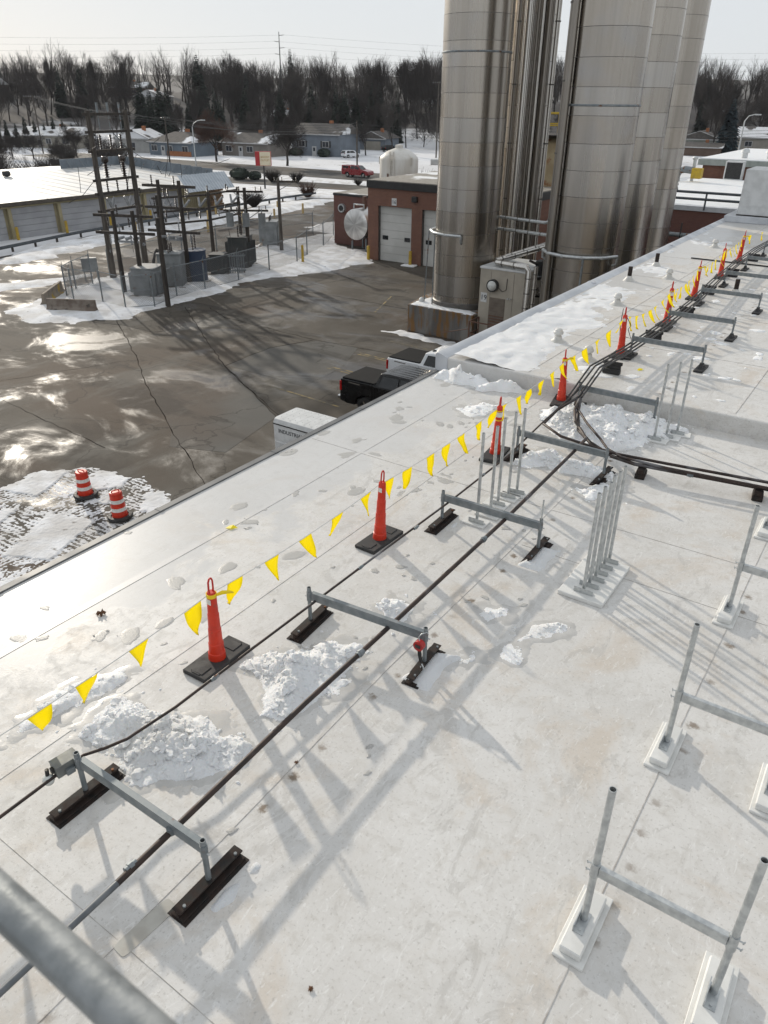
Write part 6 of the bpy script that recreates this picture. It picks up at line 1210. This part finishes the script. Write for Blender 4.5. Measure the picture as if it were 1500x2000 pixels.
for k in range(3): wire('service wire from the tall substation frame across the yard road', (-45.2, 33.4+1.6*k, GZ+10.1), (-86.8, 119.5, GZ+7.5-.4*k), 1.2, .02)
# ================================================================ trees
M['bark'] = pm('grey_brown_bark', (.026, .022, .02), (.045, .039, .035), 3, .9); M['twig'] = pm('bare_twigs', (.03, .025, .023), (.046, .038, .034), .05, .9); M['twig_red'] = pm('reddish_twigs', (.06, .028, .02), (.08, .04, .026), .3, .9); M['needle'] = pm('dark_conifer_needles', (.014, .024, .018), (.03, .042, .03), 1.2, .8); M['needle_b'] = pm('blue_spruce_needles', (.022, .04, .048), (.04, .064, .074), 1.2, .8)
def bare(seed, H=16, spread=.5, levels=5, stem=.28, dens=1., up=.35):
    rnd = random.Random(seed); tr, cr = MB(), MB()
    def grow(p, d, L, r, lv):
        n = 3 if lv < 2 else 2; pts = [p]; rad = [r]; q = p.copy(); dd = d.copy()
        for i in range(n):
            dd = (dd+Vector((rnd.gauss(0, .13), rnd.gauss(0, .13), rnd.gauss(0, .06)+up*.12))).normalized(); q = q+dd*L/n; pts.append(q.copy()); rad.append(r*(1-.45*(i+1)/n))
        (tr if lv < 2 else cr).tube(pts, rad, 6 if lv < 2 else 3, False)
        if lv >= levels: return
        k = int((rnd.choice((3, 4, 5)) if lv else rnd.choice((5, 6, 7)))*dens+.5)
        for i in range(k):
            f = rnd.uniform(.35, 1) if lv else rnd.uniform(.45, 1); a = rnd.random()*6.283; s = f*n; j = min(n-1, int(s)); bp = pts[j].lerp(pts[j+1], s-j)
            ax = dd.orthogonal().normalized(); ax.rotate(Matrix.Rotation(a, 3, dd)); nd = (dd*(1-spread*rnd.uniform(.6, 1.25))+ax*spread*rnd.uniform(.8, 1.4)+Vector((0, 0, up))).normalized()
            grow(bp, nd, L*rnd.uniform(.52, .78), max(.012, r*(1-.45*f)*rnd.uniform(.42, .62)), lv+1)
        if lv: grow(q, dd, L*.62, max(.012, r*.5), lv+1)
        else: grow(q, dd, L*.7, r*.55, 1)
    grow(Vector((0, 0, -.2)), Vector((rnd.gauss(0, .04), rnd.gauss(0, .04), 1)).normalized(), H*stem+.2, H*.018, 0)
    return tr, cr
VAR = []
for i, (H, sp, up) in enumerate(((15, .5, .3), (16, .42, .45), (14, .58, .22), (16, .36, .6), (9, .6, .15))):
    tr, cr = bare(11+i, H, sp, 5, .34 if i < 4 else .27, .95 if i < 4 else 1.0, up); VAR.append((tr, cr))
def meshes(i, mat): return VAR[i][0].mesh('trunk', M['bark'], 60, False), VAR[i][1].mesh('crown', M[mat], None, False)
TM = [meshes(i, 'twig') for i in range(5)]; TMR = meshes(4, 'twig_red')
def tree(label, x, y, v, s, rz, grp, pair=None, z=None):
    t = thing('bare_tree', label, 'tree', (x, y, hgt(x, y) if z is None else z), rz, grp); t.scale = (s, s, s*random.Random(x).uniform(.92, 1.1)); a, c = pair or TM[v]; link('trunk', a, t); link('crown', c, t)
tree('reddish bare tree standing before the blue-grey bungalow', -118.8, 116.4, 4, 1.45, .3, None, TMR); tree('dark bare tree standing beside the bakery sign lawn', -101.5, 117.5, 4, 1.55, 1.9, None)
for i, (x, y) in enumerate(((-129.5, 139), (-147, 134), (-138, 148), (-128, 152), (-108, 152), (-106, 160), (-126, 160), (-150, 140), (-98, 172), (-90, 176), (-104, 178))): tree('bare garden tree rising behind the street houses', x, y, i % 4, .62+.08*(i % 4), i*1.3, 'garden trees behind the street houses')
tree('big spreading bare tree behind the slate blue garage', -138, 199.5, 2, 1.35, .4, None); tree('bare tree in front of the bright blue house', -164, 214, 2, .9, 2.2, None)
rnd = random.Random(77); n = 0
def polar(az, d): return -math.sin(az)*d, math.cos(az)*d
A0, A1 = R(-2), R(66)
built = [(-144, 126, 11), (-126, 135, 11), (-115, 147, 11), (-117, 171, 8), (-165, 205, 11), (-170, 222, 11), (-152, 212, 9), (-174, 119, 12), (-152, 126, 8), (-51, 216, 9), (-36, 221, 11), (-231, 195, 9)]
while n < 260:
    az = rnd.uniform(A0, A1); d = rnd.uniform(204, 300)
    if R(14) < az < R(27) and rnd.random() < .8: continue
    x, y = polar(az, d)
    if any(math.hypot(x-q[0], y-q[1]) < q[2] for q in built): continue
    if R(44) < az and d < 262 and rnd.random() < .75: continue
    v = rnd.randrange(4); tree('bare tree in the wood rising behind the houses', x, y, v, rnd.uniform(.6, 1.25)*(1+.35*noise.noise(Vector((az*18, 0, 7))))*(1 if d > 240 else .72), rnd.random()*6.3, 'bare trees in the wood behind the houses'); n += 1
# far wood: one mass of bare trees
def tile(name, mbs, places, mat, label):
    V, F, off = [], [], 0; base = []
    for tr, cr in mbs:
        v = np.array([tuple(p) for p in tr.v+cr.v], dtype=np.float32); f = np.array([q for q in tr.f]+[tuple(i+len(tr.v) for i in q) for q in cr.f], dtype=np.int32); base.append((v, f))
    for (x, y, z_, s, rz, k) in places:
        v, f = base[k]; c, sn = math.cos(rz)*s, math.sin(rz)*s; w_ = np.empty_like(v); w_[:, 0] = v[:, 0]*c-v[:, 1]*sn+x; w_[:, 1] = v[:, 0]*sn+v[:, 1]*c+y; w_[:, 2] = v[:, 2]*s+z_; V.append(w_); F.append(f+off); off += len(v)
    V = np.concatenate(V); F = np.concatenate(F); me = bpy.data.meshes.new(name); me.vertices.add(len(V)); me.vertices.foreach_set('co', V.ravel()); me.loops.add(F.size); me.loops.foreach_set('vertex_index', F.ravel()); me.polygons.add(len(F)); me.polygons.foreach_set('loop_start', np.arange(0, F.size, 4, dtype=np.int32)); me.update(calc_edges=True); me.materials.append(mat)
    return link(name, me, None, label=label, cat='wood', kind='stuff')
LOW = [bare(40+i, 17, .5-.05*i, 4, .34, .8, .3+.1*i) for i in range(4)]
pl = []
for k in range(900):
    az = rnd.uniform(A0-.03, A1+.1); d = 262+rnd.random()**.9*150; x, y = polar(az, d)
    if az > R(47) and d < 300: continue
    pl.append((x, y, hgt(x, y)-.3, rnd.uniform(.65, 1.1)*(1+.45*noise.noise(Vector((az*14, d*.01, 3)))), rnd.random()*6.3, rnd.randrange(4)))
tile('far_wood', LOW, pl, M['twig'], 'far bare wood along the horizon ridge')
# conifers
def conifer(seed, H, rb, mat):
    rnd = random.Random(seed); b = MB(); nl = 34
    for i in range(nl):
        f = i/nl; z = H*(.06+.94*f); r = rb*(1-f)**.8*rnd.uniform(.8, 1.15)+.2; m = max(8, int(20*(1-f)+7))
        for k in range(m):
            a = rnd.random()*6.283; L = r*rnd.uniform(.72, 1.12); ca, sa = math.cos(a), math.sin(a); dz = -L*rnd.uniform(.18, .45); wd = L*rnd.uniform(.2, .34)+.08
            p0, p1 = Vector((0, 0, z)), Vector((ca*L, sa*L, z+dz)); s = Vector((-sa, ca, 0))*wd; m1 = p0.lerp(p1, .55)+Vector((0, 0, .12*L))
            b.add([p0, m1-s, p1, m1+s, m1-s*.3-Vector((0, 0, wd*.9)), p1-Vector((0, 0, wd*.5))], [(0, 1, 2), (0, 2, 3), (0, 4, 5)])
    t = MB(); t.cyl((0, 0, -.3), (0, 0, H*.9), H*.014, .02, 7); return t.mesh('trunk', M['bark'], 60, False), b.mesh('crown', M[mat], None, False)
CM = [conifer(1, 14, 3.1, 'needle'), conifer(2, 14, 2.2, 'needle'), conifer(3, 12, 3.4, 'needle_b'), conifer(4, 7, 1.1, 'needle')]
def con(label, x, y, v, s, grp=None, nm='conifer'):
    t = thing(nm, label, 'conifer', (x, y, hgt(x, y)), x % 6, grp); t.scale = (s, s, s); link('trunk', CM[v][0], t); link('crown', CM[v][1], t)
con('blue spruce beside the beige house with the snowy roof', -43.2, 206, 2, 1.0); con('tall dark spruce behind the blue-grey bungalow', -157.6, 137.5, 0, 1.02); con('narrow pointed conifer above the bakery sign', -150, 172, 1, .95)
for i, (az, d, v, s) in enumerate([(rnd.uniform(R(33), R(52)), rnd.uniform(198, 245), rnd.choice((0, 0, 1)), rnd.uniform(.6, 1.0)) for _ in range(46)]+[(rnd.uniform(R(-1), R(66)), rnd.uniform(250, 330), rnd.choice((0, 1)), rnd.uniform(.9, 1.3)) for _ in range(24)]):
    x, y = polar(az, d)
    if any(math.hypot(x-q[0], y-q[1]) < q[2] for q in built): continue
    con('dark conifer among the bare trees behind the houses', x, y, v, s, 'dark conifers behind the houses')
for i in range(9): a = R(54.5+i*.55); x, y = polar(a, 214); con('clipped dark cedar in the hedge row below the snow field', x, y, 3, .75+.1*(i % 3), 'cedar hedge row', 'cedar')
# shrubs
def shrub(seed, r, h, mat, leafy, n=260):
    rnd = random.Random(seed); b = MB()
    if leafy:
        for k in range(n*4):
            p = Vector((rnd.gauss(0, 1), rnd.gauss(0, 1), rnd.gauss(0, 1))).normalized()*rnd.uniform(.75, 1.02); p = Vector((p.x*r, p.y*r*.75, h*.5+p.z*h*.5)); s = .16; q = Vector((rnd.gauss(0, 1), rnd.gauss(0, 1), rnd.gauss(0, 1))).normalized(); u_ = q.orthogonal().normalized()*s; w_ = q.cross(u_); b.add([p-u_, p+w_*.7, p+u_, p-w_*.7], [(0, 1, 2, 3)])
        b.lathe([(r*.3, 0), (r*.8, h*.25), (r*.82, h*.7), (r*.4, h*.93)], n=10)
    else:
        for k in range(n):
            a = rnd.random()*6.283; p = Vector((math.cos(a)*.15*r, math.sin(a)*.15*r, 0)); d = Vector((math.cos(a)*rnd.uniform(.2, 1), math.sin(a)*rnd.uniform(.2, 1), rnd.uniform(.6, 1.4))).normalized(); L = h*rnd.uniform(.6, 1.15); m1 = p+d*L*.5+Vector((rnd.gauss(0, .1), rnd.gauss(0, .1), .1)); b.tube([p, m1, p+d*L+Vector((rnd.gauss(0, .2), rnd.gauss(0, .2), 0))], [.03, .02, .008], 3, False)
    return b.mesh('foliage', M[mat], None, False)
SH = [shrub(1, 1.6, 1.6, 'needle', True), shrub(2, 1.2, 1.5, 'twig', False, 420), shrub(3, 1.8, 3.2, 'twig', False, 420), shrub(4, 1.0, 1.4, 'twig_red', False, 200)]
def bush(label, x, y, v, s, grp=None, cat='shrub'):
    t = thing('shrub', label, cat, (x, y, hgt(x, y)), (x*7) % 6, grp); t.scale = (s, s, s); link('foliage', SH[v], t)
bush('dark clipped evergreen hedge block left of the twiggy shrubs'.replace(' left of', ' beside'), -89.5, 92.3, 0, 1.0); bush('lower dark hedge block by the driveway', -87.2, 93.2, 0, .75); bush('round brown twiggy shrub beside the sign pole', -83, 92.5, 1, 1.15); bush('round brown twiggy shrub on the other side of the sign pole', -79.5, 94, 1, .95)
for i, (x, y) in enumerate(((-70, 96.6), (-68, 97.6), (-66.2, 97.2))): bush('small bare shrub on the snow lawn near the red truck', x, y, 1, .6, 'small bare shrubs on the lawn')
bush('reddish bare shrub before the snow lawn', -66, 80, 3, 1.3); bush('brown shrub against the stone end of the shed', -64.5, 68.5, 1, 1.1)
bush('dark evergreen hedge under the windows of the slate blue house', -119, 140.8, 0, 1.0); bush('second dark evergreen hedge under the shuttered window', -111.6, 141.4, 0, 1.05)
for i in range(16): bush('tall bare thicket behind the garage and white tank', -47+rnd.uniform(-2, 14), 72+rnd.uniform(0, 16), 2, rnd.uniform(.9, 1.4), 'thickets behind the white tank')
for i in range(46): x, y = polar(R(rnd.uniform(52, 67)), rnd.uniform(105, 165)); bush('tangled bare thicket behind the long shed', x, y, rnd.choice((2, 2, 1)), rnd.uniform(.9, 1.5), 'thickets behind the long shed')
con('dark columnar conifer beside the white storage tank', -40, 70.5, 0, .42); con('second dark conifer behind the white storage tank', -37.5, 72, 0, .36)
for i in range(9): x, y = polar(R(rnd.uniform(52, 66)), rnd.uniform(140, 190)); tree('bare young tree in the thickets behind the shed', x, y, 4, rnd.uniform(.8, 1.1), rnd.random()*6, 'young trees behind the shed')
# far hills behind the wood
M['hill'] = pm('wooded_hill', (.09, .085, .08), (.14, .135, .13), .02, .95)
b = MB(); nn = 60; vs = []
for j, (d, zz) in enumerate(((430, 2), (520, 14), (700, 20), (950, 16))): vs += [(*polar(R(-12+92*k/nn), d), zz+4*noise.noise(Vector((k*.25, j, 0)))) for k in range(nn+1)]
b.add(vs, [(j*(nn+1)+k, j*(nn+1)+k+1, (j+1)*(nn+1)+k+1, (j+1)*(nn+1)+k) for j in range(3) for k in range(nn)]); b.build('hills', M['hill'], None, 180, False, kind='structure')

# ================================================================ thin winter haze over the whole place
m = bpy.data.materials.new('winter_haze'); m.use_nodes = True; nt = m.node_tree
for n_ in list(nt.nodes):
    if n_.type != 'OUTPUT_MATERIAL': nt.nodes.remove(n_)
pv = nt.nodes.new('ShaderNodeVolumePrincipled'); pv.inputs['Color'].default_value = (.86, .91, 1, 1); pv.inputs['Density'].default_value = .00008; pv.inputs['Anisotropy'].default_value = .2
nt.links.new(pv.outputs[0], nt.nodes['Material Output'].inputs['Volume'])
MB().box((-130, 500, (GZ-2+48)/2), (1700, 1400, 50-GZ)).build('haze', m, None, kind='stuff')
